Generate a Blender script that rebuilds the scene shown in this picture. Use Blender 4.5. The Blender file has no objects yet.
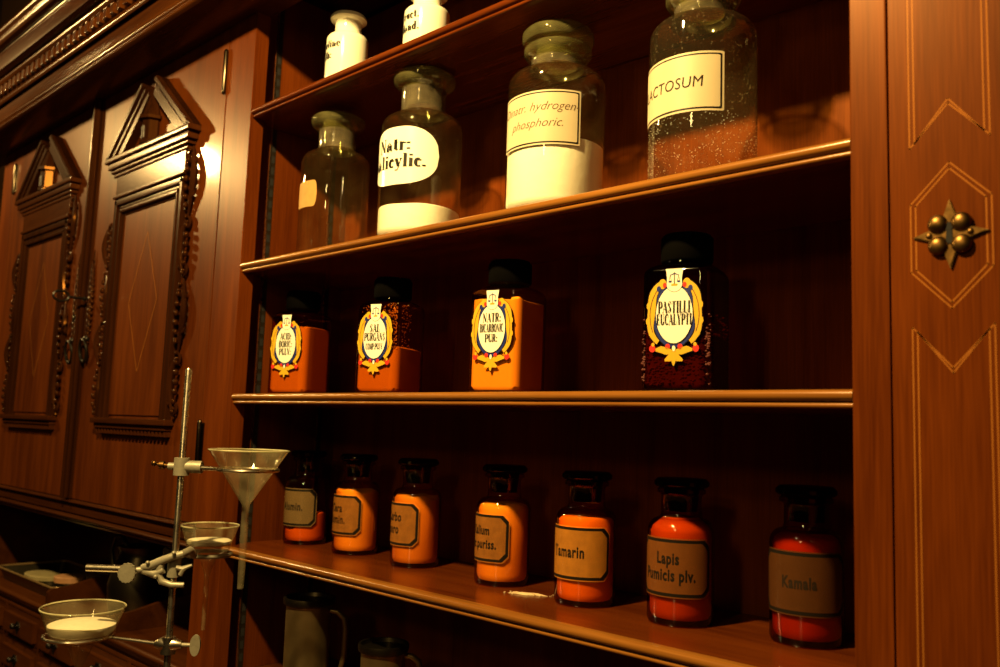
import bpy, bmesh, math, random
from math import sin, cos, pi, radians
from mathutils import Vector, Matrix
random.seed(7)
S = bpy.context.scene
COL = S.collection

# ---------------------------------------------------------------- camera
cam_d = bpy.data.cameras.new('camera')
cam = bpy.data.objects.new('camera', cam_d); COL.objects.link(cam)
cam_d.sensor_width = 36.0; cam_d.lens = 877.3 * 36 / 1000
cam_d.clip_start = 0.02
yaw, pitch, roll = 0.76876, 0.110055, 0.035099
F = Vector((-sin(yaw) * cos(pitch), cos(yaw) * cos(pitch), sin(pitch)))
R0 = Vector((cos(yaw), sin(yaw), 0)); U0 = R0.cross(F)
RT = cos(roll) * R0 + sin(roll) * U0; UP = -sin(roll) * R0 + cos(roll) * U0
M = Matrix((RT, UP, -F)).transposed().to_4x4()
M.translation = Vector((0, -0.8, 0))
cam.matrix_world = M
cam_d.dof.use_dof = True; cam_d.dof.focus_distance = 1.18; cam_d.dof.aperture_fstop = 6.0
S.camera = cam

# ---------------------------------------------------------------- world, lamps, exposure
w = bpy.data.worlds.new('world'); S.world = w; w.use_nodes = True
w.node_tree.nodes['Background'].inputs[0].default_value = (1.0, 0.45, 0.2, 1)
w.node_tree.nodes['Background'].inputs[1].default_value = 0.004
def lamp(name, loc, power, radius, color):
    d = bpy.data.lights.new(name, 'POINT'); d.energy = power; d.shadow_soft_size = radius; d.color = color
    o = bpy.data.objects.new(name, d); o.location = loc; COL.objects.link(o); return o
WARM = (1.0, 0.665, 0.225)
lamp('ceiling_lamp', (-0.72, -0.86, 1.05), 215.0, 0.030, WARM)
lamp('ceiling_lamp', (-3.38, -0.86, 1.07), 98.0, 0.055, WARM)
lamp('highlight_lamp', (-0.20, -1.90, 0.62), 8.0, 0.080, WARM)  # unseen pair of weak lamps, added for highlights on bottles and funnels
lamp('highlight_lamp', (-0.20, -1.90, 0.88), 8.0, 0.080, WARM)
S.view_settings.view_transform = 'Standard'; S.view_settings.look = 'None'
S.view_settings.exposure = 0.0; S.view_settings.gamma = 1.0
S.view_settings.use_curve_mapping = False

# ---------------------------------------------------------------- materials
def newmat(name):
    m = bpy.data.materials.new(name); m.use_nodes = True
    nt = m.node_tree; nt.nodes.clear()
    out = nt.nodes.new('ShaderNodeOutputMaterial'); return m, nt, out
def principled(name, color, rough=0.5, metal=0.0, coat=0.0, spec=0.5, noise=0.0, nscale=40, rnoise=0.0, bump=0.0):
    m, nt, out = newmat(name)
    b = nt.nodes.new('ShaderNodeBsdfPrincipled'); nt.links.new(b.outputs[0], out.inputs[0])
    b.inputs['Base Color'].default_value = (*color, 1); b.inputs['Roughness'].default_value = rough
    b.inputs['Metallic'].default_value = metal; b.inputs['Coat Weight'].default_value = coat
    b.inputs['Coat Roughness'].default_value = 0.08; b.inputs['Specular IOR Level'].default_value = spec
    if noise or bump or rnoise:
        tc = nt.nodes.new('ShaderNodeTexCoord'); n = nt.nodes.new('ShaderNodeTexNoise')
        n.inputs['Scale'].default_value = nscale; n.inputs['Detail'].default_value = 5
        nt.links.new(tc.outputs['Object'], n.inputs['Vector'])
        if noise:
            r = nt.nodes.new('ShaderNodeMixRGB'); r.inputs[1].default_value = (*[c * (1 - noise) for c in color], 1)
            r.inputs[2].default_value = (*[min(1, c * (1 + noise)) for c in color], 1)
            nt.links.new(n.outputs['Fac'], r.inputs[0]); nt.links.new(r.outputs[0], b.inputs['Base Color'])
        if rnoise:
            mr = nt.nodes.new('ShaderNodeMapRange'); mr.inputs['To Min'].default_value = max(0, rough - rnoise)
            mr.inputs['To Max'].default_value = rough + rnoise
            nt.links.new(n.outputs['Fac'], mr.inputs['Value']); nt.links.new(mr.outputs[0], b.inputs['Roughness'])
        if bump:
            bp = nt.nodes.new('ShaderNodeBump'); bp.inputs['Strength'].default_value = bump; bp.inputs['Distance'].default_value = 0.002
            nt.links.new(n.outputs['Fac'], bp.inputs['Height']); nt.links.new(bp.outputs[0], b.inputs['Normal'])
    return m
def wood(name, dark, light, axis='Z', rough=0.32, coat=0.25, grain=1.0, spec=0.12, coatr=0.13):
    m, nt, out = newmat(name); L = nt.links
    b = nt.nodes.new('ShaderNodeBsdfPrincipled'); L.new(b.outputs[0], out.inputs[0])
    tc = nt.nodes.new('ShaderNodeTexCoord')
    def nz(long, cross, detail, dist=0.0):
        mp = nt.nodes.new('ShaderNodeMapping')
        s = [cross] * 3; s['XYZ'.index(axis)] = long; mp.inputs['Scale'].default_value = s
        n = nt.nodes.new('ShaderNodeTexNoise'); n.inputs['Scale'].default_value = 1; n.inputs['Detail'].default_value = detail
        n.inputs['Distortion'].default_value = dist
        L.new(tc.outputs['Object'], mp.inputs[0]); L.new(mp.outputs[0], n.inputs['Vector']); return n
    a = nz(2.0 * grain, 26 * grain, 4, 0.6); c = nz(14 * grain, 420 * grain, 2); e = nz(1.5, 5, 2)
    mx = nt.nodes.new('ShaderNodeMixRGB'); mx.inputs[0].default_value = 0.38
    L.new(a.outputs['Fac'], mx.inputs[1]); L.new(c.outputs['Fac'], mx.inputs[2])
    mx2 = nt.nodes.new('ShaderNodeMixRGB'); mx2.inputs[0].default_value = 0.3
    L.new(mx.outputs[0], mx2.inputs[1]); L.new(e.outputs['Fac'], mx2.inputs[2])
    r = nt.nodes.new('ShaderNodeValToRGB'); r.color_ramp.elements[0].position = 0.36; r.color_ramp.elements[1].position = 0.62
    r.color_ramp.elements[0].color = (*dark, 1); r.color_ramp.elements[1].color = (*light, 1)
    L.new(mx2.outputs[0], r.inputs[0]); L.new(r.outputs[0], b.inputs['Base Color'])
    b.inputs['Roughness'].default_value = rough; b.inputs['Coat Weight'].default_value = coat
    b.inputs['Coat Roughness'].default_value = coatr; b.inputs['Specular IOR Level'].default_value = spec
    b.inputs['Specular Tint'].default_value = (1.0, 0.42, 0.10, 1)   # reddish oil varnish
    bp = nt.nodes.new('ShaderNodeBump'); bp.inputs['Strength'].default_value = 0.05; bp.inputs['Distance'].default_value = 0.001
    L.new(c.outputs['Fac'], bp.inputs['Height']); L.new(bp.outputs[0], b.inputs['Normal'])
    return m
def thin_glass(name, tint, edge, fog=0.0, pw=1.7, fogcol=(0.6, 0.6, 0.5), rough=0.02, refl=0.85, specks=0.0):
    """thin walled glass: coloured transmission (deeper where the path through the wall is longer) and a clear-coat reflection"""
    m, nt, out = newmat(name); L = nt.links
    lw = nt.nodes.new('ShaderNodeLayerWeight'); lw.inputs[0].default_value = 0.5
    p2 = nt.nodes.new('ShaderNodeMath'); p2.operation = 'POWER'; p2.inputs[1].default_value = pw
    p5 = nt.nodes.new('ShaderNodeMath'); p5.operation = 'POWER'; p5.inputs[1].default_value = 4.5
    L.new(lw.outputs['Facing'], p2.inputs[0]); L.new(lw.outputs['Facing'], p5.inputs[0])
    mc = nt.nodes.new('ShaderNodeMixRGB'); mc.inputs[1].default_value = (*tint, 1); mc.inputs[2].default_value = (*edge, 1)
    L.new(p2.outputs[0], mc.inputs[0])
    tr = nt.nodes.new('ShaderNodeBsdfTransparent'); L.new(mc.outputs[0], tr.inputs[0])
    gl = nt.nodes.new('ShaderNodeBsdfGlossy'); gl.inputs['Roughness'].default_value = rough; gl.inputs[0].default_value = (1, 1, 1, 1)
    ma = nt.nodes.new('ShaderNodeMath'); ma.operation = 'MULTIPLY_ADD'; ma.inputs[1].default_value = refl - 0.04; ma.inputs[2].default_value = 0.045
    L.new(p5.outputs[0], ma.inputs[0])
    base = tr
    if fog or specks:
        df = nt.nodes.new('ShaderNodeBsdfDiffuse'); df.inputs[0].default_value = (*fogcol, 1)
        ms = nt.nodes.new('ShaderNodeMixShader')
        tc = nt.nodes.new('ShaderNodeTexCoord'); n = nt.nodes.new('ShaderNodeTexNoise')
        n.inputs['Scale'].default_value = 260 if specks else 30; n.inputs['Detail'].default_value = 2
        L.new(tc.outputs['Object'], n.inputs['Vector'])
        mr = nt.nodes.new('ShaderNodeMapRange')
        if specks:
            mr.inputs['From Min'].default_value = 0.63; mr.inputs['From Max'].default_value = 0.70
            mr.inputs['To Min'].default_value = fog; mr.inputs['To Max'].default_value = specks
        else:
            mr.inputs['From Min'].default_value = 0.3; mr.inputs['From Max'].default_value = 0.8
            mr.inputs['To Min'].default_value = fog * 0.4; mr.inputs['To Max'].default_value = fog * 1.8
        L.new(n.outputs['Fac'], mr.inputs['Value']); L.new(mr.outputs[0], ms.inputs[0])
        L.new(tr.outputs[0], ms.inputs[1]); L.new(df.outputs[0], ms.inputs[2]); base = ms
    mix = nt.nodes.new('ShaderNodeMixShader'); L.new(ma.outputs[0], mix.inputs[0])
    L.new(base.outputs[0], mix.inputs[1]); L.new(gl.outputs[0], mix.inputs[2]); L.new(mix.outputs[0], out.inputs[0])
    return m
def film(name, color, alpha, rough=0.25):
    """label paper that lets part of the contents' colour through"""
    m, nt, out = newmat(name); L = nt.links
    b = nt.nodes.new('ShaderNodeBsdfPrincipled'); b.inputs['Base Color'].default_value = (*color, 1); b.inputs['Roughness'].default_value = rough
    tr = nt.nodes.new('ShaderNodeBsdfTransparent'); ms = nt.nodes.new('ShaderNodeMixShader'); ms.inputs[0].default_value = alpha
    tc = nt.nodes.new('ShaderNodeTexCoord'); n = nt.nodes.new('ShaderNodeTexNoise'); n.inputs['Scale'].default_value = 90; n.inputs['Detail'].default_value = 4
    L.new(tc.outputs['Object'], n.inputs['Vector'])
    mr = nt.nodes.new('ShaderNodeMapRange'); mr.inputs['To Min'].default_value = alpha - 0.12; mr.inputs['To Max'].default_value = alpha + 0.12
    L.new(n.outputs['Fac'], mr.inputs['Value']); L.new(mr.outputs[0], ms.inputs[0])
    L.new(tr.outputs[0], ms.inputs[1]); L.new(b.outputs[0], ms.inputs[2]); L.new(ms.outputs[0], out.inputs[0])
    return m

W_DOOR = wood('mahogany_door', (0.0377, 0.0073, 0.0010), (0.1129, 0.0256, 0.0031), 'Z', rough=0.34, coat=0.28, coatr=0.10)
W_DARK = wood('dark_walnut', (0.0121, 0.0035, 0.0010), (0.0336, 0.0094, 0.0024), 'Z', rough=0.22, coat=0.0)
W_DARKX = wood('dark_walnut_lengthwise', (0.0188, 0.0048, 0.0015), (0.0533, 0.0145, 0.0030), 'X', rough=0.22, coat=0.0)
W_EDGE = wood('lit_shelf_edge', (0.1275, 0.0413, 0.0060), (0.2550, 0.1013, 0.0165), 'X', rough=0.32, coat=0.5, coatr=0.2)  # lit band along the shelf fronts put into a lighter wood colour
W_STILE = wood('mahogany_stile', (0.0428, 0.0071, 0.0007), (0.1172, 0.0248, 0.0024), 'Z', rough=0.36, coat=0.03, coatr=0.25)
W_SHELF = wood('mahogany_shelf', (0.0459, 0.0073, 0.0012), (0.1163, 0.0245, 0.0030), 'X', rough=0.27, coat=0.25)
W_CORN = wood('mahogany_cornice', (0.0295, 0.0075, 0.0016), (0.0803, 0.0225, 0.0037), 'X', rough=0.24, coat=0.10)
W_BACK = wood('mahogany_back', (0.0785, 0.0137, 0.0021), (0.1674, 0.0377, 0.0052), 'Z', rough=0.38, coat=0.0)
W_INLAY = wood('light_stringing', (0.1820, 0.0595, 0.0105), (0.2660, 0.0910, 0.0154), 'Z', rough=0.35)
W_BASE = wood('mahogany_drawer', (0.0289, 0.0068, 0.0016), (0.0735, 0.0199, 0.0031), 'X', rough=0.35)
BLACKM = principled('black_iron', (0.012, 0.009, 0.007), 0.35, 0.6, spec=0.5)
HINGE = principled('dark_steel', (0.09, 0.07, 0.045), 0.22, 1.0)
BRASS = principled('aged_brass', (0.13, 0.070, 0.022), 0.38, 1.0, noise=0.5, nscale=120, rnoise=0.1)
HOLE = principled('keyhole_dark', (0.003, 0.002, 0.002), 0.9)
STEEL = principled('worn_steel', (0.55, 0.50, 0.40), 0.28, 1.0, noise=0.2, nscale=60, rnoise=0.08)
CAST = principled('cast_grey_metal', (0.26, 0.24, 0.18), 0.45, 0.35, noise=0.2, nscale=150, bump=0.2)
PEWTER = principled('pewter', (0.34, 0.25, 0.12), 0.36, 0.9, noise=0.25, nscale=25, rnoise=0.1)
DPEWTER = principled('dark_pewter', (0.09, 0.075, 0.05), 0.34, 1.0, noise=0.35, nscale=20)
TRAYM = principled('lit_tray_rim', (0.40, 0.26, 0.12), 0.30, 0.7, noise=0.3)  # tray rim highlight put into the colour, lighter than the pan
PORC = principled('cream_porcelain', (0.80, 0.77, 0.62), 0.14, coat=0.4)
WHITEC = principled('white_filter', (0.62, 0.58, 0.44), 0.7, noise=0.06, nscale=120, bump=0.2)
PAPER = principled('cream_label_paper', (0.50, 0.42, 0.27), 0.5, spec=0.25, noise=0.05, nscale=60)
WHITEL = principled('white_enamel_label', (0.86, 0.83, 0.70), 0.22)
OLDP = principled('yellowed_paper', (0.42, 0.24, 0.075), 0.6, spec=0.1, noise=0.2, nscale=70)
INK = principled('black_ink', (0.008, 0.006, 0.004), 0.5, spec=0.15)
FADED = principled('faded_ink', (0.016, 0.010, 0.006), 0.6, spec=0.1)
BROWNI = principled('brown_ink', (0.09, 0.05, 0.02), 0.6, spec=0.1)
YEL = principled('enamel_yellow', (0.62, 0.36, 0.02), 0.3)
BLU = principled('enamel_blue', (0.014, 0.025, 0.17), 0.3)
RED = principled('enamel_red', (0.60, 0.03, 0.02), 0.3)
BAKE = principled('black_bakelite', (0.0014, 0.0012, 0.001), 0.8, spec=0.02)
G_CLEAR = thin_glass('clear_glass', (0.975, 0.97, 0.93), (0.72, 0.68, 0.5), fog=0.012, fogcol=(0.6, 0.38, 0.14))
G_DUSTY = thin_glass('dusty_clear_glass', (0.97, 0.95, 0.88), (0.72, 0.66, 0.48), fog=0.012, specks=0.08, fogcol=(0.75, 0.62, 0.35))
G_NECK = thin_glass('ground_neck_glass', (0.62, 0.62, 0.50), (0.5, 0.5, 0.34), fog=0.085, fogcol=(0.72, 0.60, 0.38), rough=0.1)
G_LIP = thin_glass('thick_lip_glass', (0.8, 0.8, 0.58), (0.5, 0.52, 0.3), fog=0.075, fogcol=(0.62, 0.58, 0.24), rough=0.03)
G_LAB = thin_glass('thin_lab_glass', (0.96, 0.95, 0.90), (0.75, 0.72, 0.58), fog=0.07, fogcol=(0.8, 0.68, 0.4), refl=0.9)
G_RIM = thin_glass('fire_polished_rim', (0.8, 0.8, 0.6), (0.5, 0.5, 0.35), fog=0.35, fogcol=(0.8, 0.76, 0.5))
def amber(n, t, e): return thin_glass(n, t, e, rough=0.03, refl=0.5, pw=1.25)
G_AMB = amber('amber_glass', (0.98, 0.62, 0.18), (0.42, 0.05, 0.002))
G_AMB2 = amber('amber_glass_deep', (0.95, 0.44, 0.08), (0.34, 0.025, 0.001))
G_AMB3 = amber('amber_glass_red', (0.86, 0.31, 0.04), (0.26, 0.015, 0.001))
G_C12 = amber('amber_glass_orange', (0.94, 0.52, 0.10), (0.28, 0.03, 0.002))
G_BROWN = amber('brown_glass_dark', (0.55, 0.20, 0.06), (0.15, 0.02, 0.003))
G_STOP = thin_glass('brown_stopper_glass', (0.10, 0.025, 0.006), (0.03, 0.006, 0.002), rough=0.05, refl=0.3)

# ---------------------------------------------------------------- mesh helpers
class MB:
    def __init__(s): s.v = []; s.f = []; s.m = []; s.wn = False
    def add(s, verts, faces, mi=0):
        o = len(s.v); s.v += [tuple(p) for p in verts]; s.f += [tuple(i + o for i in f) for f in faces]; s.m += [mi] * len(faces)
        return s
    def box(s, x0, x1, y0, y1, z0, z1, mi=0, bev=0.0):
        bm = bmesh.new(); bmesh.ops.create_cube(bm, size=1)
        for v in bm.verts: v.co = Vector(((x0 + x1) / 2 + v.co.x * (x1 - x0), (y0 + y1) / 2 + v.co.y * (y1 - y0), (z0 + z1) / 2 + v.co.z * (z1 - z0)))
        s.wn = s.wn or bool(bev)
        if bev: bmesh.ops.bevel(bm, geom=bm.edges[:], offset=bev, segments=2, profile=0.6, affect='EDGES')
        s.bm(bm, mi); return s
    def bm(s, bm, mi=0, mat=None):
        bm.verts.ensure_lookup_table(); bm.verts.index_update()
        s.add([(mat @ v.co if mat else v.co) for v in bm.verts], [[v.index for v in f.verts] for f in bm.faces], mi); bm.free()
    def lathe(s, prof, n=48, c=(0, 0, 0), mi=0, cap0=True, cap1=True):
        V = []; Fs = []
        for r, z in prof:
            for i in range(n):
                a = 2 * pi * i / n; V.append((c[0] + r * cos(a), c[1] + r * sin(a), c[2] + z))
        for k in range(len(prof) - 1):
            for i in range(n):
                j = (i + 1) % n; Fs.append((k * n + i, k * n + j, (k + 1) * n + j, (k + 1) * n + i))
        if cap0 and prof[0][0] > 1e-5: Fs.append(tuple(range(n))[::-1])
        if cap1 and prof[-1][0] > 1e-5: Fs.append(tuple((len(prof) - 1) * n + i for i in range(n)))
        s.add(V, Fs, mi); return s
    def tube(s, pts, rad, n=10, mi=0, cap=True, closed=False):
        pts = [Vector(p) for p in pts]; N = len(pts)
        rr = rad if isinstance(rad, (list, tuple)) else [rad] * N
        V = []; Fs = []; ref = None
        for i, p in enumerate(pts):
            if closed: t = pts[(i + 1) % N] - pts[i - 1]
            else: t = pts[min(i + 1, N - 1)] - pts[max(i - 1, 0)]
            t.normalize()
            if ref is None: ref = Vector((0, 0, 1)) if abs(t.z) < 0.9 else Vector((1, 0, 0))
            a = t.cross(ref).normalized(); b = a.cross(t).normalized(); ref = b
            for k in range(n):
                q = 2 * pi * k / n; V.append(p + (a * cos(q) + b * sin(q)) * rr[i])
        for i in range(N if closed else N - 1):
            for k in range(n):
                j = (k + 1) % n; i2 = (i + 1) % N; Fs.append((i * n + k, i * n + j, i2 * n + j, i2 * n + k))
        if cap and not closed: Fs.append(tuple(range(n))[::-1]); Fs.append(tuple((N - 1) * n + k for k in range(n)))
        s.add(V, Fs, mi); return s
    def extr_x(s, prof, x0, x1, mi=0):
        """prof: closed (y,z) polygon, extruded along x"""
        n = len(prof); V = [(x0, y, z) for y, z in prof] + [(x1, y, z) for y, z in prof]
        Fs = [(i, (i + 1) % n, n + (i + 1) % n, n + i) for i in range(n)] + [tuple(range(n))[::-1], tuple(range(n, 2 * n))]
        s.add(V, Fs, mi); return s
    def prism_y(s, poly, y0, y1, mi=0, bev=0.0):
        """poly: closed (x,z) outline, from y0 (back) to y1 (front)"""
        bm = bmesh.new(); vs = [bm.verts.new((x, y0, z)) for x, z in poly]; f = bm.faces.new(vs)
        r = bmesh.ops.extrude_face_region(bm, geom=[f]); ev = [g for g in r['geom'] if isinstance(g, bmesh.types.BMVert)]
        for v in ev: v.co.y = y1
        if bev:
            s.wn = True
            ed = [e for e in bm.edges if all(abs(v.co.y - y1) < 1e-7 for v in e.verts)]
            bmesh.ops.bevel(bm, geom=ed, offset=bev, segments=2, affect='EDGES')
        bmesh.ops.recalc_face_normals(bm, faces=bm.faces[:])
        s.bm(bm, mi); return s
    def ball(s, c, r, mi=0, sc=(1, 1, 1), u=10, v=7):
        bm = bmesh.new(); bmesh.ops.create_uvsphere(bm, u_segments=u, v_segments=v, radius=1)
        for q in bm.verts: q.co = Vector((c[0] + q.co.x * r * sc[0], c[1] + q.co.y * r * sc[1], c[2] + q.co.z * r * sc[2]))
        s.bm(bm, mi); return s
    def cyl(s, p0, p1, r, n=16, mi=0): return s.tube([p0, p1], r, n, mi)
    def build(s, name, mats, parent=None, loc=(0, 0, 0), angle=40, fix=True):
        me = bpy.data.meshes.new(name); me.from_pydata(s.v, [], s.f)
        if not isinstance(mats, (list, tuple)): mats = [mats]
        for m in mats: me.materials.append(m)
        me.polygons.foreach_set('material_index', s.m)
        if fix:
            bm = bmesh.new(); bm.from_mesh(me); bmesh.ops.recalc_face_normals(bm, faces=bm.faces[:]); bm.to_mesh(me); bm.free()
        me.polygons.foreach_set('use_smooth', [True] * len(me.polygons))
        me.set_sharp_from_angle(angle=radians(angle)); me.update()
        o = bpy.data.objects.new(name, me); COL.objects.link(o); o.location = loc
        if s.wn:
            wm = o.modifiers.new('weighted_normal', 'WEIGHTED_NORMAL'); wm.weight = 100; wm.keep_sharp = True
        if parent: o.parent = parent
        return o
def tag(o, label=None, cat=None, group=None, kind=None):
    if label: o['label'] = label
    if cat: o['category'] = cat
    if group: o['group'] = group
    if kind: o['kind'] = kind
    return o
def thing(name, loc, label, cat, group=None, rz=0.0):
    o = bpy.data.objects.new(name, None); COL.objects.link(o); o.location = loc; o.rotation_euler = (0, 0, rz)
    o.empty_display_size = 0.03
    return tag(o, label, cat, group)
def text_geo(s, size, sx=1.0, shear=0.0, bold=0.0, spacing=1.0, align='CENTER'):
    cu = bpy.data.curves.new('t', 'FONT'); cu.body = s; cu.size = size; cu.align_x = align; cu.shear = shear
    cu.offset = bold; cu.space_character = spacing; cu.resolution_u = 3
    ob = bpy.data.objects.new('t', cu); COL.objects.link(ob)
    dg = bpy.context.evaluated_depsgraph_get(); dg.update()
    me = bpy.data.meshes.new_from_object(ob.evaluated_get(dg))
    V = [(v.co.x * sx, v.co.y) for v in me.vertices]; Fs = [tuple(p.vertices) for p in me.polygons]
    bpy.data.objects.remove(ob); bpy.data.curves.remove(cu); bpy.data.meshes.remove(me)
    return V, Fs
# modern-face lettering drawn with a broad pen: thick stems, hairlines, flat serifs
def EA(cx, cz, rx, rz, a0, a1, n=14): return [(cx + rx * cos(radians(a0 + (a1 - a0) * i / n)), cz + rz * sin(radians(a0 + (a1 - a0) * i / n))) for i in range(n + 1)]
def V_(x, a=0, b=1): return ('T', [(x, a), (x, b)])
def SF(x, z, w=0.17): return ('t', [(x - w, z), (x + w, z)])
GL = {
 'A': (0.74, [('t', [(0.06, 0), (0.36, 1)]), ('T', [(0.34, 1), (0.62, 0)]), ('t', [(0.16, 0.32), (0.5, 0.32)]), SF(0.06, 0, .11), SF(0.62, 0)]),
 'B': (0.70, [V_(0.16), ('a', [(0.16, 1)] + EA(0.36, 0.76, 0.20, 0.24, 90, -90) + [(0.16, 0.52)]), ('a', [(0.16, 0.52)] + EA(0.38, 0.26, 0.22, 0.26, 90, -90) + [(0.16, 0)]), SF(0.12, 0, .12), SF(0.12, 1, .12)]),
 'C': (0.68, [('a', EA(0.38, 0.5, 0.28, 0.5, 50, 310)), ('t', [(0.58, 0.62), (0.58, 0.98)])]),
 'D': (0.74, [V_(0.16), ('a', [(0.16, 1)] + EA(0.32, 0.5, 0.32, 0.5, 90, -90) + [(0.16, 0)]), SF(0.12, 0, .12), SF(0.12, 1, .12)]),
 'E': (0.64, [V_(0.16), ('t', [(0.02, 1), (0.56, 1), (0.56, 0.74)]), ('t', [(0.02, 0), (0.58, 0), (0.58, 0.28)]), ('t', [(0.16, 0.52), (0.42, 0.52)]), ('t', [(0.42, 0.38), (0.42, 0.66)])]),
 'G': (0.74, [('a', EA(0.38, 0.5, 0.28, 0.5, 50, 300)), ('t', [(0.58, 0.62), (0.58, 0.98)]), V_(0.58, 0, 0.4), SF(0.56, 0.42, .14)]),
 'I': (0.38, [V_(0.19), SF(0.19, 0), SF(0.19, 1)]),
 'L': (0.62, [V_(0.16), SF(0.16, 1), ('t', [(0.0, 0), (0.56, 0), (0.56, 0.32)])]),
 'M': (0.90, [('t', [(0.12, 0), (0.12, 1)]), ('T', [(0.16, 1), (0.42, 0.02)]), ('t', [(0.42, 0.0), (0.70, 1)]), V_(0.74), SF(0.12, 0, .11), SF(0.74, 0), SF(0.10, 1, .1), SF(0.76, 1, .13)]),
 'N': (0.78, [('t', [(0.13, 0), (0.13, 1)]), ('T', [(0.15, 0.98), (0.60, 0.04)]), ('t', [(0.64, 0), (0.64, 1)]), SF(0.13, 0, .11), SF(0.10, 1, .11), SF(0.64, 1, .11)]),
 'O': (0.74, [('a', EA(0.37, 0.5, 0.27, 0.5, 0, 360, 26))]),
 'P': (0.66, [V_(0.16), ('a', [(0.16, 1)] + EA(0.36, 0.72, 0.22, 0.28, 90, -90) + [(0.16, 0.44)]), SF(0.16, 0), SF(0.12, 1, .12)]),
 'R': (0.74, [V_(0.16), ('a', [(0.16, 1)] + EA(0.34, 0.75, 0.20, 0.25, 90, -90) + [(0.16, 0.5)]), ('T', [(0.42, 0.5), (0.54, 0.1), (0.60, 0.02)]), SF(0.16, 0), SF(0.12, 1, .12)]),
 'S': (0.58, [('T', [(0.20, 0.84), (0.14, 0.72), (0.22, 0.58), (0.38, 0.44), (0.44, 0.28), (0.38, 0.12)]), ('t', EA(0.30, 0.78, 0.17, 0.22, 170, 20)), ('t', EA(0.28, 0.22, 0.17, 0.22, 200, 350)), ('t', [(0.47, 0.70), (0.47, 1)]), ('t', [(0.10, 0), (0.10, 0.32)])]),
 'T': (0.68, [V_(0.34), SF(0.34, 0), ('t', [(0.04, 0.70), (0.04, 1), (0.64, 1), (0.64, 0.70)])]),
 'U': (0.76, [('T', [(0.17, 1), (0.17, 0.28)]), ('a', EA(0.385, 0.28, 0.215, 0.28, 180, 360)), ('t', [(0.60, 0.28), (0.60, 1)]), SF(0.17, 1), SF(0.60, 1, .11)]),
 'V': (0.72, [('T', [(0.12, 1), (0.38, 0)]), ('t', [(0.38, 0), (0.62, 1)]), SF(0.13, 1), SF(0.62, 1, .11)]),
 'Y': (0.72, [('T', [(0.12, 1), (0.36, 0.45)]), ('t', [(0.36, 0.45), (0.60, 1)]), V_(0.37, 0, 0.48), SF(0.37, 0), SF(0.13, 1), SF(0.60, 1, .11)]),
 'a': (0.58, [('T', [(0.38, 0.08), (0.38, 0.46)]), ('t', EA(0.26, 0.46, 0.13, 0.16, 0, 150)), ('a', EA(0.22, 0.18, 0.12, 0.18, 90, 290)), ('t', [(0.22, 0.36), (0.38, 0.36)]), ('t', [(0.38, 0.05), (0.46, 0.0), (0.54, 0.06)]), ('T', [(0.13, 0.44), (0.13, 0.52)])]),
 't': (0.42, [('T', [(0.19, 0.08), (0.19, 0.86)]), ('t', [(0.04, 0.60), (0.36, 0.60)]), ('t', [(0.19, 0.06), (0.28, 0.0), (0.38, 0.10)])]),
 'r': (0.50, [('T', [(0.17, 0), (0.17, 0.62)]), ('t', [(0.17, 0.40), (0.26, 0.58), (0.36, 0.62)]), ('T', [(0.38, 0.50), (0.38, 0.60)]), SF(0.17, 0, .14), SF(0.12, 0.62, .09)]),
 'l': (0.36, [V_(0.18), SF(0.18, 0, .15), SF(0.13, 1, .1)]),
 'i': (0.36, [('T', [(0.18, 0), (0.18, 0.62)]), SF(0.18, 0, .15), SF(0.13, 0.62, .1), ('T', [(0.18, 0.80), (0.18, 0.94)])]),
 'c': (0.48, [('a', EA(0.28, 0.31, 0.18, 0.31, 60, 310)), ('T', [(0.37, 0.44), (0.37, 0.54)])]),
 'y': (0.56, [('T', [(0.12, 0.62), (0.30, 0.02)]), ('t', [(0.48, 0.62), (0.26, -0.18), (0.14, -0.28)]), ('T', [(0.13, -0.28), (0.13, -0.20)]), SF(0.12, 0.62, .12), SF(0.48, 0.62, .09)]),
 'u': (0.62, [('T', [(0.16, 0.62), (0.16, 0.14)]), ('t', EA(0.30, 0.14, 0.14, 0.13, 180, 330)), ('T', [(0.45, 0), (0.45, 0.62)]), SF(0.11, 0.62, .1), SF(0.41, 0.62, .08)]),
 'n': (0.64, [('T', [(0.16, 0), (0.16, 0.62)]), ('t', EA(0.31, 0.44, 0.15, 0.18, 160, 10)), ('T', [(0.46, 0), (0.46, 0.46)]), SF(0.16, 0, .13), SF(0.46, 0, .13), SF(0.11, 0.62, .1)]),
 'd': (0.60, [('a', EA(0.26, 0.31, 0.17, 0.31, 60, 300)), ('T', [(0.42, 0), (0.42, 1)]), SF(0.37, 1, .1), SF(0.47, 0, .08)]),
 'e': (0.52, [('a', EA(0.27, 0.31, 0.18, 0.31, 0, 310)), ('t', [(0.10, 0.33), (0.44, 0.33)])]),
 's': (0.44, [('T', [(0.13, 0.50), (0.18, 0.38), (0.28, 0.26), (0.31, 0.14)]), ('t', EA(0.22, 0.48, 0.12, 0.13, 170, 20)), ('t', EA(0.21, 0.14, 0.13, 0.14, 200, 350))]),
 'b': (0.60, [V_(0.17), ('a', EA(0.32, 0.31, 0.17, 0.31, 120, -120)), SF(0.12, 1, .1)]),
 ':': (0.26, [('T', [(0.13, 0.02), (0.13, 0.15)]), ('T', [(0.13, 0.46), (0.13, 0.60)])]),
 '.': (0.26, [('T', [(0.13, 0.01), (0.13, 0.14)])]), ' ': (0.3, []),
}
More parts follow.
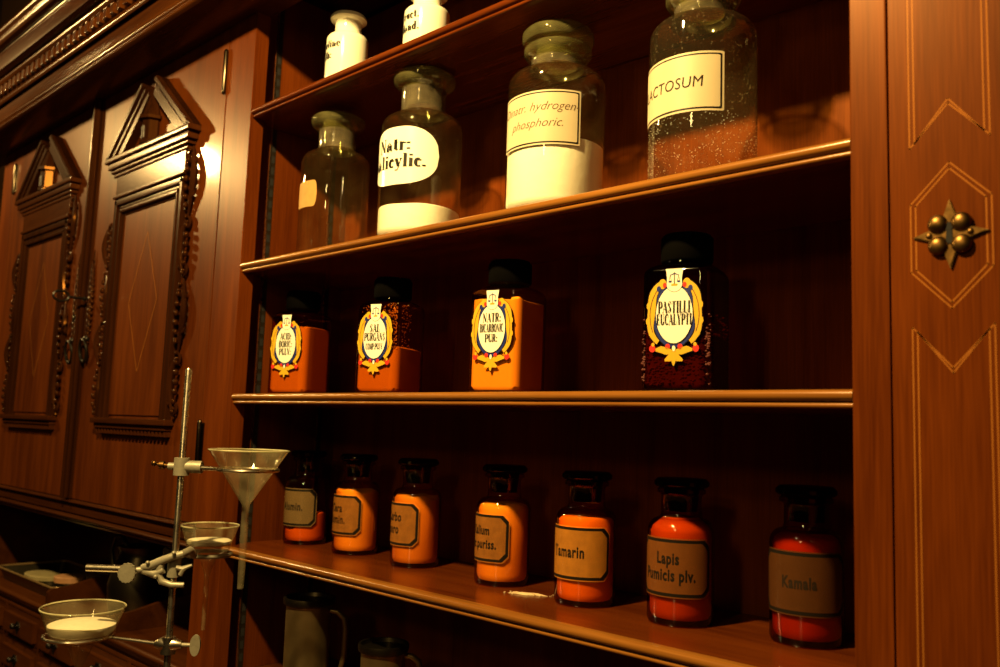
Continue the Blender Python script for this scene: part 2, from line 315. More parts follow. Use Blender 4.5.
GL['m'] = (0.92, [('T', [(0.16, 0), (0.16, 0.62)]), ('t', EA(0.30, 0.44, 0.14, 0.18, 160, 10)), ('T', [(0.45, 0), (0.45, 0.46)]), ('t', EA(0.59, 0.44, 0.14, 0.18, 160, 10)), ('T', [(0.74, 0), (0.74, 0.46)]), SF(0.16, 0, .12), SF(0.45, 0, .12), SF(0.74, 0, .12)])
GL['F'] = (0.62, [V_(0.16), ('t', [(0.02, 1), (0.56, 1), (0.56, 0.70)]), ('t', [(0.16, 0.5), (0.42, 0.5)]), SF(0.16, 0)])
def didone(s_, size, sx=1.0, thick=0.19, thin=0.05, gap=0.05):
    V = []; Fs = []; x0 = 0
    for ch in s_:
        adv, strokes = GL[ch]
        for kind, pts in strokes:
            n = len(pts); L = []; R_ = []
            for i, p in enumerate(pts):
                a = Vector(pts[max(0, i - 1)]); b = Vector(pts[min(n - 1, i + 1)]); d = (b - a)
                d = d.normalized() if d.length > 0 else Vector((0, 1))
                wv = thick if kind == 'T' else (thin if kind == 't' else thin + (thick - thin) * abs(d.y) ** 1.6)
                if kind == 'T': nn = Vector((-1 if d.y > 0 else 1, 0)) * wv / 2
                else: nn = Vector((-d.y, d.x)) * wv / 2
                L.append((x0 + p[0] + nn.x, p[1] + nn.y)); R_.append((x0 + p[0] - nn.x, p[1] - nn.y))
            o = len(V); V += L + R_; Fs += [(o + i, o + i + 1, o + n + i + 1, o + n + i) for i in range(n - 1)]
        x0 += adv + gap
    return [((x - (x0 - gap) / 2) * size * sx, z * size) for x, z in V], Fs
def text_cyl(mb, s, size, u0, v0, r, phi, mi=0, **k):
    V, Fs = didone(s, size, **k) if k.pop('serif', False) else text_geo(s, size, **k)
    mb.add([(r * cos(phi + (x + u0) / r), r * sin(phi + (x + u0) / r), y + v0) for x, y in V], Fs, mi)
def text_flat(mb, s, size, u0, v0, y, mi=0, **k):
    V, Fs = didone(s, size, **k) if k.pop('serif', False) else text_geo(s, size, **k)
    mb.add([(x + u0, y, q + v0) for x, q in V], Fs, mi)
def cyl_patch(mb, r, phi, uw, fn, mi=0, n=60):
    """patch on a cylinder: |u|<=uw, z from fn(u)[0] to fn(u)[1]"""
    V = []; Fs = []
    for i in range(n + 1):
        u = -uw + 2 * uw * i / n; a, b = fn(u); th = phi + u / r
        V += [(r * cos(th), r * sin(th), a), (r * cos(th), r * sin(th), b)]
    for i in range(n): Fs.append((2 * i, 2 * i + 2, 2 * i + 3, 2 * i + 1))
    mb.add(V, Fs, mi)
def rect_fn(uw, z0, z1, ch):
    def fn(u):
        d = max(0, abs(u) - (uw - ch)); return (z0 + d, z1 - d)
    return fn
def round_fn(uw, z0, z1, rr, sq=2.0):
    def fn(u):
        d = max(0, abs(u) - (uw - rr)) / rr; h = (z1 - z0) / 2
        k = (1 - min(1, d) ** sq) ** (1 / sq); return ((z0 + z1) / 2 - h * k, (z0 + z1) / 2 + h * k)
    return fn
def bordered(r, phi, uw, z0, z1, ch, mats, inset=0.002, line=0.0016, kind='rect'):
    mb = MB(); f = rect_fn if kind == 'rect' else round_fn
    cyl_patch(mb, r, phi, uw, f(uw, z0, z1, ch), 0)
    i = inset; cyl_patch(mb, r + 0.0002, phi, uw - i, f(uw - i, z0 + i, z1 - i, ch), 1)
    i = inset + line; cyl_patch(mb, r + 0.0004, phi, uw - i, f(uw - i, z0 + i, z1 - i, ch), 0)
    return mb

# ================================================================= SETTING
mb = MB(); mb.box(-4.2, 1.6, 0.30, 0.36, -1.6, 2.6)
tag(mb.build('wall_back', principled('dark_plaster', (0.012, 0.006, 0.003), 0.9, spec=0.0)), kind='structure')
mb = MB(); mb.box(-4.2, 1.6, -2.6, 0.36, -1.66, -1.6)
tag(mb.build('floor', wood('floor_boards', (0.0500, 0.0200, 0.0100), (0.1200, 0.0500, 0.0200), 'X')), kind='structure')

# ================================================================= UPPER CABINET
XS = -1.462            # inner left side of the open bay
XR = -0.322            # left edge of the right-hand frame
ZT = 0.765; ZB = -0.19
cab = thing('apothecary_cabinet', (-1.6, 0.0, -0.4445), 'tall mahogany apothecary cabinet with carved doors beside an open shelved bay', 'cabinet')
OFF = Vector((1.6, 0.0, 0.4445))
def cpart(mb, name, mats, parent=None, angle=40):
    o = mb.build(name, mats, parent or cab, angle=angle)
    if parent is None: o.location = OFF
    return o
# frame members
mb = MB(); mb.box(-1.532, -1.436, 0.0, 0.028, -0.4445, ZT + 0.02, bev=0.0015)
cpart(mb, 'stile', W_STILE)
mb = MB(); mb.box(XS - 0.02, XS, 0.030, 0.262, -0.4445, 0.84)
mb.box(XS - 0.012, -1.444, 0.0275, 0.034, -0.4445, 0.84)
tag(cpart(mb, 'side_panel', W_STILE))
mb = MB(); mb.box(-0.352 + 0.03, -0.3 + 0.03, 0.03, 0.262, -0.4445, 0.84)
cpart(mb, 'side_panel', W_STILE)
mb = MB(); mb.box(XS - 0.02, -0.27, 0.244, 0.262, -0.4445, 0.84)
cpart(mb, 'back_panel', W_BACK)
mb = MB(); mb.box(-2.86, -2.762, 0.0, 0.028, -0.245, ZT + 0.02, bev=0.0015)
cpart(mb, 'stile', W_STILE)
mb = MB(); mb.box(-2.86, -2.84, 0.028, 0.262, -0.44, ZT); mb.box(-2.84, XS - 0.021, 0.244, 0.262, -0.4445, ZT + .3)
cpart(mb, 'carcass', W_DARKX)
# shelf standards (metal strips with holes) on the bay's left side
for y0 in (0.060, 0.200):
    mb = MB(); mb.box(XS - 0.004, XS + 0.0012, y0, y0 + 0.003, -0.44, 0.84); mb.box(XS - 0.004, XS + 0.0004, y0 + 0.003, y0 + 0.013, -0.44, 0.84, 1)
    z = -0.43
    while z < 0.8:
        mb.box(XS + 0.0002, XS + 0.0009, y0 + 0.0045, y0 + 0.0115, z, z + 0.014, 2); z += 0.022
    tag(cpart(mb, 'shelf_standard', [STEEL, principled('standard_dark', (0.012, 0.008, 0.004), 0.5, 0.3), HOLE]), 'slotted metal shelf standard')
# shelves
def nose(z):   # front edge moulding: round bead above, groove, thin bead below
    P = [(0.014, z)]
    for i in range(9):
        a = pi / 2 + pi * i / 8; P.append((0.0055 + 0.0055 * cos(a), z - 0.0055 + 0.0055 * sin(a)))
    P += [(0.007, z - 0.0113), (0.007, z - 0.0122)]
    for i in range(7):
        a = pi / 2 + pi * i / 6; P.append((0.0060 + 0.0027 * cos(a), z - 0.0150 + 0.0027 * sin(a)))
    P += [(0.014, z - 0.0178)]
    return P
for z in (0.578, 0.287, 0.049, -0.219):
    mb = MB(); mb.extr_x([(0.0141, z), (0.243, z), (0.243, z - 0.0175), (0.0141, z - 0.0175)], -1.440, -0.324)
    mb.box(XS, -1.4395, 0.0345, 0.243, z - 0.0172, z - 0.0002)
    sh = cpart(mb, 'shelf', W_SHELF)
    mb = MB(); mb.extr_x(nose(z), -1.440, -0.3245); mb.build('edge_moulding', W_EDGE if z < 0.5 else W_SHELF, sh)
# right-hand frame and locked door
mb = MB(); mb.box(-0.324, -0.2895, -0.001, 0.028, -0.4445, 0.76, bev=0.002)
cpart(mb, 'stile', W_STILE)
ld = MB(); ld.box(-0.288, 0.12, -0.002, 0.022, -0.44, 0.76, bev=0.0015)
lockdoor = tag(cpart(ld, 'door', W_STILE), 'flat door with stringing and a star-shaped lock plate')
def string_lines(mb, pts, wd=0.0014, y=-0.0021):
    for a, b in zip(pts[:-1], pts[1:]):
        d = Vector((b[0] - a[0], b[1] - a[1])).normalized(); n = Vector((-d.y, d.x)) * wd / 2; e = d * wd * 0.4
        mb.add([(a[0] - e.x + n.x, y, a[1] - e.y + n.y), (a[0] - e.x - n.x, y, a[1] - e.y - n.y), (b[0] + e.x - n.x, y, b[1] + e.y - n.y), (b[0] + e.x + n.x, y, b[1] + e.y + n.y)], [(0, 1, 2, 3)])
mb = MB(); kx, kz = -0.2375, 0.181
for d in (0.0, 0.0042):
    a = 0.0325 - d; h = 0.0305 - d * 0.4; ap = 0.064 - d * 1.25
    string_lines(mb, [(kx - a, kz - h), (kx - a, kz + h), (kx, kz + ap), (kx + a, kz + h), (kx + a, kz - h), (kx, kz - ap), (kx - a, kz - h)])
    string_lines(mb, [(kx - a, 0.74), (kx - a, kz + 0.082 + d), (kx, kz + 0.117 + d), (kx + a, kz + 0.082 + d), (kx + a, 0.74)])
    string_lines(mb, [(kx - a, -0.4), (kx - a, kz - 0.079 - d), (kx, kz - 0.115 - d), (kx + a, kz - 0.079 - d), (kx + a, -0.4)])
mb.build('stringing', W_INLAY, lockdoor)
# star lock plate
mb = MB(); P = []
for i in range(16):
    a = pi / 2 - 2 * pi * i / 16
    r = {0: 0.0305, 4: 0.0305, 8: 0.0305, 12: 0.0305}.get(i, 0.0170 if i % 4 == 2 else 0.0150)
    P.append((kx + r * cos(a), kz + r * sin(a)))
mb.prism_y(P, -0.002, -0.0052, bev=0.0008)
for dx, dz in ((-1, 1), (1, 1), (1, -1), (-1, -1)): mb.ball((kx + dx * 0.0094, -0.0046, kz + dz * 0.0094), 0.0084, sc=(1, 0.62, 1), u=18, v=12)
for dx in (-1, 1): mb.ball((kx + dx * 0.0165, -0.0052, kz), 0.0028, sc=(1, .7, 1), u=12, v=8)
plate = tag(mb.build('lock_plate', BRASS, lockdoor), 'star-shaped aged brass lock plate with four round bosses')
mb = MB(); P = []
for i in range(12):
    a = 2 * pi * i / 12; P.append((0.0033 * cos(a), 0.0065 + 0.0036 * sin(a)))
mb.prism_y([(kx + a, kz + b) for a, b in P], -0.0050, -0.0062)
mb.prism_y([(kx - 0.0022, kz + 0.006), (kx + 0.0022, kz + 0.006), (kx + 0.0028, kz - 0.0085), (kx - 0.0028, kz - 0.0085)], -0.0050, -0.0061)
o = mb.build('keyhole', HOLE, lockdoor)

# ---- cornice
def zy(z0, y): return z0 * (y + 0.8) / 0.8
prof = [(0.028, ZT), (-0.088, ZT)]
def bead(y0, z0, y1, z1, bulge=0.004, n=6):
    out = []
    d = Vector((y1 - y0, z1 - z0)); nn = Vector((-abs(d.y), 0)).normalized() if abs(d.y) > 1e-6 else Vector((0, -1))
    for i in range(n + 1):
        t = i / n; p = Vector((y0, z0)) + d * t; b = sin(pi * t) * bulge
        out.append((p.x - b, p.y))
    return out
prof += bead(-0.090, ZT + 0.001, -0.094, zy(0.878, -0.094), 0.005)
prof += bead(-0.090, zy(0.884, -0.09), -0.091, zy(0.896, -0.091), 0.003)
prof += [(-0.086, zy(0.902, -0.086)), (-0.086, zy(0.944, -0.086))]
prof += bead(-0.096, zy(0.950, -0.096), -0.098, zy(0.966, -0.098), 0.003)
prof += [(-0.094, zy(0.970, -0.094)), (-0.094, zy(1.000, -0.094))]
zt = zy(1.000, -0.094)
prof += bead(-0.106, zt, -0.110, zt + 0.014, 0.004)
# flat soffit, upper fascia, second soffit and crowning beads
zs = zt + 0.016
prof += [(-0.110, zs), (-0.1315, zs), (-0.1325, zs + 0.006), (-0.1325, zs + 0.038)]
prof += bead(-0.1335, zs + 0.039, -0.1335, zs + 0.045, 0.002)
zs2 = zs + 0.047
prof += [(-0.134, zs2), (-0.150, zs2)]
prof += bead(-0.151, zs2 + 0.001, -0.153, zs2 + 0.018, 0.004)
prof += bead(-0.154, zs2 + 0.020, -0.158, zs2 + 0.036, 0.005)
prof += [(-0.156, zs2 + 0.042), (0.262, zs2 + 0.042), (0.262, ZT + 0.1), (0.028, ZT + 0.1)]
mb = MB(); mb.extr_x(prof, -3.1, 0.15)
corn = cpart(mb, 'cornice', W_CORN, angle=30)
mb = MB(); x = -3.08; z0 = zy(0.972, -0.094); z1 = zy(0.999, -0.094)
while x < 0.14:
    mb.box(x, x + 0.019, -0.106, -0.093, z0, z1, bev=0.0015); x += 0.0345
mb.build('dentil_band', W_CORN, corn)
# plain lintel above the bay
# bottom rail moulding below the doors
mb = MB(); pr = [(0.26, -0.245), (0.010, -0.245), (0.004, -0.240)] + [(0.004 - 0.010 * sin(pi * i / 6), -0.238 + 0.014 * i / 6) for i in range(7)] + [(-0.001, -0.221), (-0.001, -0.2)] + [(-0.002 - 0.006 * sin(pi * i / 5), -0.2 + 0.007 * i / 5) for i in range(6)] + [(0.0, -0.1915), (0.26, -0.1915)]
mb.extr_x(pr, -2.762, -1.532)
cpart(mb, 'bottom_rail', W_DARKX, angle=30)

# ---- carved doors
def swirl(cx, cz, r0, turns, sgn, start, n=18):
    return [(cx + r0 * (1 - 0.75 * i / n) * cos(start + sgn * 2 * pi * turns * i / n), cz + r0 * (1 - 0.75 * i / n) * sin(start + sgn * 2 * pi * turns * i / n)) for i in range(n + 1)]
def carving(x, side, ztop, zbot):
    """pierced scroll strip: S-shaped stems, curled ends, chains of pearls"""
    mb = MB(); L = ztop - zbot
    segs = 4
    for k in range(segs):
        za = ztop - L * k / segs; zb = ztop - L * (k + 1) / segs; s = side * (1 if k % 2 == 0 else -1)
        pts = []; rr = []
        for i in range(21):
            t = i / 20; z = za + (zb - za) * t
            xx = x + s * 0.018 * sin(pi * t) * (1.1 - 0.3 * t) + side * 0.004
            pts.append((xx, -0.006 - 0.004 * sin(pi * t), z)); rr.append(0.0026 + 0.0046 * sin(pi * t) ** 1.5)
        mb.tube(pts, rr, 8)
        for (cz, sg) in ((za - 0.022, 1), (zb + 0.022, -1)):
            sp = swirl(x - s * 0.004, cz, 0.014, 1.1, sg * s, pi / 2 * sg)
            mb.tube([(a, -0.007, b) for a, b in sp], [0.0034 - 0.0018 * i / 18 for i in range(19)], 7)
            mb.ball((sp[-1][0], -0.009, sp[-1][1]), 0.0042)
        zz = za - 0.008; q = 0
        while zz > zb + 0.006:
            t = (za - zz) / (za - zb); r = 0.0032 + 0.0026 * sin(pi * t)
            mb.ball((x - s * (0.010 * sin(pi * t)) + side * 0.002, -0.011, zz), r, sc=(1, 1, 1.25)); zz -= 0.0190; q += 1
        for t in (0.3, 0.55, 0.8):   # leaf tips
            z = za + (zb - za) * t
            mb.tube([(x + s * 0.012, -0.008, z), (x + s * 0.022, -0.009, z + 0.006), (x + s * 0.026, -0.006, z + 0.016)], [0.0045, 0.0032, 0.0008], 7)
    return mb
def make_door(xc, x0, x1, label, hinge_side):
    d = MB(); d.box(x0, x1, -0.0005, 0.024, ZB, ZT - 0.001, bev=0.002)
    door = tag(cpart(d, 'door', W_DOOR), label)
    C = lambda x: xc + x
    # inlaid diamond
    m = MB(); ci, zi = C(0.015), 0.246
    string_lines(m, [(ci, zi + 0.15), (ci - 0.068, zi), (ci, zi - 0.15), (ci + 0.068, zi), (ci, zi + 0.15)], 0.0022, -0.0040)
    m.build('stringing', W_INLAY, door)
    # recessed-look raised panel
    m = MB(); m.box(C(-0.115), C(0.145), -0.0034, -0.0004, 0.005, 0.470, bev=0.001)
    m.build('panel', W_DOOR, door)
    # moulded panel frame: three stepped rails on each side
    m = MB()
    for (ox, w_, h) in ((0.0, 0.014, 0.014), (0.014, 0.009, 0.009), (0.023, 0.009, 0.012), (0.032, 0.006, 0.006)):
        xa, xb, za, zb = C(-0.150 + ox), C(0.180 - ox), -0.004, 0.487 - ox
        y = -h
        m.box(xa, xa + w_, y, 0, za, zb, bev=0.0025); m.box(xb - w_, xb, y, 0, za, zb, bev=0.0025)
        m.box(xa, xb, y, 0, zb - w_, zb, bev=0.0025)
    m.build('panel_frame', W_DARK, door)
    # frieze
    m = MB(); m.box(C(-0.152), C(0.182), -0.012, 0, 0.488, 0.542, bev=0.002); m.box(C(-0.157), C(0.187), -0.016, 0, 0.490, 0.498, bev=0.002)
    m.build('frieze', W_DARKX, door)
    # entablature moulding with returns
    m = MB()
    for (e, za, zb) in ((0.002, 0.541, 0.550), (0.010, 0.550, 0.559), (0.019, 0.559, 0.574), (0.029, 0.574, 0.586)):
        m.box(C(-0.160 - e), C(0.190 + e), -0.014 - e * 0.5, 0, za, zb, bev=0.003)
    m.build('entablature', W_DARKX, door)
    # broken pediment: two raking bars
    for sgn, xt, xb in ((-1, C(-0.022), C(-0.188)), (1, C(0.048), C(0.218))):
        m = MB(); zt_, zb_ = 0.728, 0.586
        for (wd, dep, off) in ((0.046, 0.020, 0.0), (0.013, 0.029, 0.0), (0.010, 0.024, 0.016)):
            d2 = Vector((xt - xb, zt_ - zb_)).normalized(); nrm = Vector((-d2.y, d2.x)) * (1 if sgn > 0 else -1) * 1.0
            if nrm.y > 0: nrm = -nrm
            o = nrm * off
            a = Vector((xb, zb_)) + o; b = Vector((xt, zt_)) + o
            wv = nrm * wd
            # cut the foot level with the entablature
            f2 = a + wv; k = (zb_ - f2.y) / d2.y; f2 = f2 + d2 * k
            k1 = (zb_ - a.y) / d2.y; a = a + d2 * k1
            m.prism_y([tuple(a), tuple(b), tuple(b + wv * 0.94), tuple(f2)], 0.0, -dep, bev=0.002)
        tag(m.build('pediment_bar', W_DARK, door))
    # tympanum plate and turret
    tx = C(0.004)
    m = MB()
    m.lathe([(0.027, 0.586), (0.027, 0.592), (0.023, 0.595), (0.023, 0.638), (0.031, 0.641), (0.031, 0.648), (0.024, 0.651), (0.0015, 0.722)], 8, (tx, -0.006, 0))
    for a in (-pi / 2 - pi / 8, -pi / 2 + pi / 8 * 3, -pi / 2 - pi / 8 * 3):
        pass
    m.build('turret', W_DARK, door, angle=20)
    m = MB(); P = [(tx - 0.0075, 0.598), (tx + 0.0075, 0.598)] + [(tx + 0.0075 * cos(pi * i / 8), 0.620 + 0.009 * sin(pi * i / 8)) for i in range(9)]
    m.prism_y(P, -0.02, -0.0280)
    m.build('niche', principled('niche_dark', (0.02, 0.008, 0.004), 0.6), door)
    # sill with small dentils
    m = MB(); m.box(C(-0.165), C(0.195), -0.022, 0, -0.014, -0.002, bev=0.003); m.box(C(-0.157), C(0.187), -0.016, 0, -0.024, -0.014, bev=0.002)
    xx = C(-0.155)
    while xx < C(0.185): m.box(xx, xx + 0.009, -0.013, 0, -0.036, -0.024, bev=0.001); xx += 0.0165
    m.build('sill', W_DARKX, door)
    # carvings
    carving(C(0.197), 1, 0.545, 0.0).build('carved_scroll', W_DARK, door)
    carving(C(-0.170), -1, 0.44, 0.0).build('carved_scroll', W_DARK, door)
    # hinges
    hx = x1 - 0.004 if hinge_side > 0 else x0 + 0.012
    for hz in (0.674, -0.045):
        m = MB(); m.lathe([(0.001, -0.046), (0.0035, -0.044), (0.0045, -0.040), (0.0045, 0.040), (0.0035, 0.044), (0.001, 0.046)], 12, (hx, -0.004, hz))
        if hz < 0 or hinge_side < 0: m.box(hx - 0.012, hx + 0.012, -0.002, 0, hz - 0.04, hz + 0.04)
        m.build('hinge', HINGE, door)
    return door
dR = make_door(-1.842, -2.128, -1.534, 'carved door nearer the open bay', 1)
dL = make_door(-2.455, -2.758, -2.170, 'carved door at the far left', -1)
# astragal between the doors, escutcheons, key and ring pulls
m = MB(); m.box(-2.168, -2.130, -0.004, 0.024, ZB, ZT - 0.001, bev=0.002); m.box(-2.158, -2.138, -0.014, -0.004, ZB, ZT - 0.001, bev=0.004); m.box(-2.1515, -2.1445, -0.019, -0.012, ZB, ZT - 0.001, bev=0.0025)
cpart(m, 'astragal', W_DARK)
for door, x in ((dR, -2.105), (dL, -2.192)):
    m = MB(); z = 0.365
    while z > 0.150:
        t = (0.365 - z) / 0.215; r = 0.0032 + 0.0035 * sin(pi * t)
        m.ball((x, -0.005, z), r, sc=(1.2, 1, 1.5)); m.ball((x + 0.009 * sin(pi * t), -0.004, z - 0.006), r * 0.8); m.ball((x - 0.009 * sin(pi * t), -0.004, z - 0.006), r * 0.8)
        z -= 0.0135
    m.tube([(x, -0.004, 0.39), (x, -0.005, 0.365)], [0.0008, 0.003], 6); m.tube([(x, -0.005, 0.15), (x, -0.004, 0.125)], [0.003, 0.0008], 6)
    m.build('escutcheon', W_DARK, door)
    m = MB(); m.ball((x, -0.006, 0.178), 0.008)
    zc_, rr_ = 0.150, 0.026
    m.tube([(x + rr_ * 0.75 * sin(a), -0.012 - 0.004 * cos(a), zc_ + rr_ * cos(a)) for a in [2 * pi * i / 24 for i in range(24)]], [0.0026 + 0.0016 * (1 - cos(2 * pi * i / 24)) / 2 for i in range(24)], 8, closed=True)
    m.build('ring_pull', BLACKM, door)
key = thing('key', (-2.112, -0.008, 0.272), 'dark iron key with ring bow sticking out of the far double doors', 'key')
m = MB(); m.cyl((0, 0.004, 0), (0, -0.045, 0.0), 0.003, 10); m.tube([(0, -0.006, 0), (0, -0.010, 0)], 0.0055, 12)
m.build('shaft', BLACKM, key)
m = MB(); m.tube([(0.0, -0.060 - 0.017 * cos(a), 0.012 * sin(a)) for a in [2 * pi * i / 20 for i in range(20)]], 0.0028, 8, closed=True)
m.build('bow', BLACKM, key)

# ================================================================= LOWER DRAWER CABINET
ZC = -0.445
base = thing('drawer_cabinet', (-1.6, 0.10, -1.6), 'low mahogany cabinet of small drawers under the carved doors', 'cabinet')
BO = Vector((1.6, -0.10, 1.6))
def bpart(mb, name, mats, parent=None):
    o = mb.build(name, mats, parent or base)
    if parent is None: o.location = BO
    return o
mb = MB(); pr = [(0.242, ZC), (-0.004, ZC)] + [(-0.004 - 0.006 * sin(pi * i / 6), ZC - 0.014 * i / 6) for i in range(7)] + [(0.0, ZC - 0.018), (0.002, ZC - 0.024), (0.002, ZC - 0.030), (0.242, ZC - 0.030)]
mb.extr_x([(y + (0.025 if y > 0.2 else 0), z) for y, z in pr], -3.2, 0.15)
bpart(mb, 'top_board', W_BASE)
mb = MB(); mb.box(-3.2, 0.15, 0.012, 0.265, -1.6, ZC - 0.031); 
xs0 = -2.487 - 0.242 * 3; n = 14
for i in range(n): 
    x = xs0 + 0.242 * i
    mb.box(x - 0.006, x + 0.006, -0.002, 0.012, -0.93, ZC - 0.031, bev=0.002)
for k in range(6): mb.box(-3.2, 0.15, -0.001, 0.012, -0.477 - 0.0785 * k - 0.005, -0.477 - 0.0785 * k + 0.003, bev=0.002)
bpart(mb, 'carcass', W_BASE)
for k in range(5):
    for i in range(8):
        xa = xs0 + 0.242 * i + 0.007; xb = xa + 0.228; zt_ = -0.477 - 0.0785 * k - 0.006; zb_ = zt_ - 0.068
        if xb - xa < 0.1: continue
        d = MB(); d.box(xa, xb, 0.001, 0.0115, zb_, zt_, bev=0.001)
        d.prism_y([(xa + 0.002, zb_ + 0.001), (xb - 0.002, zb_ + 0.001), (xb - 0.002, zt_ - 0.001), (xa + 0.002, zt_ - 0.001)], 0.001, -0.011, bev=0.0105)
        dr = bpart(d, 'drawer', W_BASE)
        q = MB(); xm = (xa + xb) / 2; zm = (zt_ + zb_) / 2
        q.prism_y([(xm - 0.016, zm), (xm - 0.008, zm + 0.012), (xm + 0.008, zm + 0.012), (xm + 0.016, zm), (xm + 0.006, zm - 0.010), (xm, zm - 0.020), (xm - 0.006, zm - 0.010)], -0.010, -0.013, bev=0.0006)
        q.ball((xm, -0.022, zm + 0.002), 0.0075, sc=(1, 1, 1), u=12, v=8); q.cyl((xm, -0.012, zm + 0.002), (xm, -0.02, zm + 0.002), 0.003, 8)
        q.build('knob', BLACKM, dr)
# scalloped dividers in the open recess
def divider(x, label):
    P = [(0.0, 0.0), (0.0, 0.030), (0.008, 0.037)]
    for i in range(13):
        t = i / 12; P.append((0.015 + 0.13 * t, 0.037 + 0.020 * (3 * t * t - 2 * t ** 3)))
    P += [(0.18, 0.062), (0.21, 0.080), (0.238, 0.110), (0.238, 0.0)]
    mb = MB(); n = len(P)
    V = [(x - 0.006, y, ZC + z) for y, z in P] + [(x + 0.006, y, ZC + z) for y, z in P]
    mb.add(V, [(i, (i + 1) % n, n + (i + 1) % n, n + i) for i in range(n)] + [tuple(range(n))[::-1], tuple(range(n, 2 * n))])
    bpart(mb, 'divider', W_DARKX)
divider(-2.225, ''); divider(-1.868, '')

# ================================================================= BOTTLES
def bumpy_fill(r, h, slope=0.0, sdir=0.0, bump=0.003, n=40, z0=0.004, seed=0, rb=0.92, steep=1.0, lim=None):
    rnd = random.Random(seed); mb = MB(); V = []; Fs = []
    ph = [(rnd.uniform(0, 6.28), rnd.randint(1, 5), rnd.uniform(.3, 1)) for _ in range(6)]
    def top(x, y):
        a = math.atan2(y, x); rr = math.hypot(x, y) / r
        s = sum(w_ * sin(k * a + p + rr * 3) for p, k, w_ in ph) / 3
        return h + slope * math.tanh((x * cos(sdir) + y * sin(sdir)) / r * steep) + bump * s * (0.3 + 0.7 * rr)
    rings = [(r * rb, z0), (r * 0.985, z0 + 0.004), (r, z0 + 0.009)]
    for rr, z in rings: V += [(rr * cos(2 * pi * i / n), rr * sin(2 * pi * i / n), z) for i in range(n)]
    for f in (1.0, 0.93, 0.8, 0.6, 0.4, 0.2):
        cap_ = 9 if lim is None else lim + {1.0: 0, .93: .006, .8: .010}.get(f, .02)
        V += [(r * f * cos(2 * pi * i / n), r * f * sin(2 * pi * i / n), min(cap_, max(z0 + 0.010, top(r * f * cos(2 * pi * i / n), r * f * sin(2 * pi * i / n)) + (0.002 if f < 1 else 0)))) for i in range(n)]
    K = len(V) // n
    for k in range(K - 1):
        for i in range(n): Fs.append((k * n + i, k * n + (i + 1) % n, (k + 1) * n + (i + 1) % n, (k + 1) * n + i))
    V.append((0, 0, top(0, 0) + 0.003)); c = len(V) - 1
    Fs += [((K - 1) * n + i, (K - 1) * n + (i + 1) % n, c) for i in range(n)]; Fs.append(tuple(range(n))[::-1])
    mb.add(V, Fs); return mb
def arc(cx, cz, r, a0, a1, n=8): return [(cx + r * cos(radians(a0 + (a1 - a0) * i / n)), cz + r * sin(radians(a0 + (a1 - a0) * i / n))) for i in range(n + 1)]
def viewang(x, y): return math.atan2(-0.8 - y, -x)

# --- large clear jars on the upper shelf
def clear_jar(x, y, r, H, glass, label, seed, flat=False):
    t = thing('glass_jar', (x, y, 0.2872), label, 'jar', 'large clear glass jars on the upper shelf')
    sh = r * 0.36; rn = r * 0.545; z2 = H * 0.745
    prof = [(r * 0.86, 0.0), (r * 0.97, 0.0015), (r, 0.006), (r, z2 - sh)]
    prof += [(r - sh * (1 - cos(radians(a))) * 0.95, z2 - sh + sh * 0.9 * sin(radians(a))) for a in (15, 30, 45, 60, 75, 88)]
    prof += [(rn + 0.004, z2 - 0.001), (rn + 0.001, z2 + 0.006)]
    m = MB(); m.lathe(prof, 64, cap1=False); m.build('body', glass, t)
    z3 = H - (0.026 if flat else 0.052)
    m = MB(); m.lathe([(rn, z2 + 0.004), (rn, z3)] + [(rn + 0.001, z3 + 0.002)], 48, cap0=False, cap1=False); m.build('neck', G_NECK, t)
    if flat:
        m = MB(); m.lathe([(rn + 0.0005, z3), (rn + 0.006, z3 + 0.003), (rn + 0.0125, z3 + 0.008), (rn + 0.0145, z3 + 0.014), (rn + 0.0145, z3 + 0.020), (rn + 0.011, z3 + 0.024), (rn - 0.005, z3 + 0.024), (rn - 0.006, z3)], 48, cap0=False, cap1=False); m.build('lip', G_LIP, t)
        s = MB(); s.lathe([(rn - 0.008, z2 + 0.014), (rn - 0.005, z3 + 0.022), (rn + 0.004, z3 + 0.0245), (rn + 0.006, z3 + 0.0265), (0.004, z3 + 0.028)], 48); s.build('stopper', G_NECK, t)
        return t
    m = MB(); m.lathe([(rn + 0.0005, z3), (rn + 0.007, z3 + 0.004), (rn + 0.0105, z3 + 0.009), (rn + 0.0105, z3 + 0.014), (rn + 0.007, z3 + 0.018), (rn - 0.006, z3 + 0.018), (rn - 0.006, z3)], 48, cap0=False, cap1=False); m.build('lip', G_LIP, t)
    s = MB(); rs = rn + 0.0135
    s.lathe([(rn - 0.009, z2 + 0.010), (rn - 0.005, z3 + 0.018), (rn + 0.002, z3 + 0.0215), (rs - 0.003, z3 + 0.023), (rs, z3 + 0.028), (rs, z3 + 0.036), (rs - 0.004, z3 + 0.041), (rs - 0.013, z3 + 0.045), (0.004, z3 + 0.046)], 48)
    s.build('stopper', G_LIP, t)
    return t
H = 0.262
POWW = principled('white_powder', (0.95, 0.93, 0.84), 0.9, noise=0.05, nscale=80, bump=0.3)
# B1 dusty, nearly empty, small yellowed label
t = clear_jar(-1.270, 0.080, 0.060, 0.256, G_CLEAR, 'empty clear glass jar with a small blank yellowed label on its side', 1, True)
ph = viewang(-1.270, 0.08) - radians(56); m = MB(); cyl_patch(m, 0.0606, ph, 0.028, round_fn(0.028, 0.081, 0.127, 0.007, 2.2), 0); m.build('paper_label', OLDP, t)
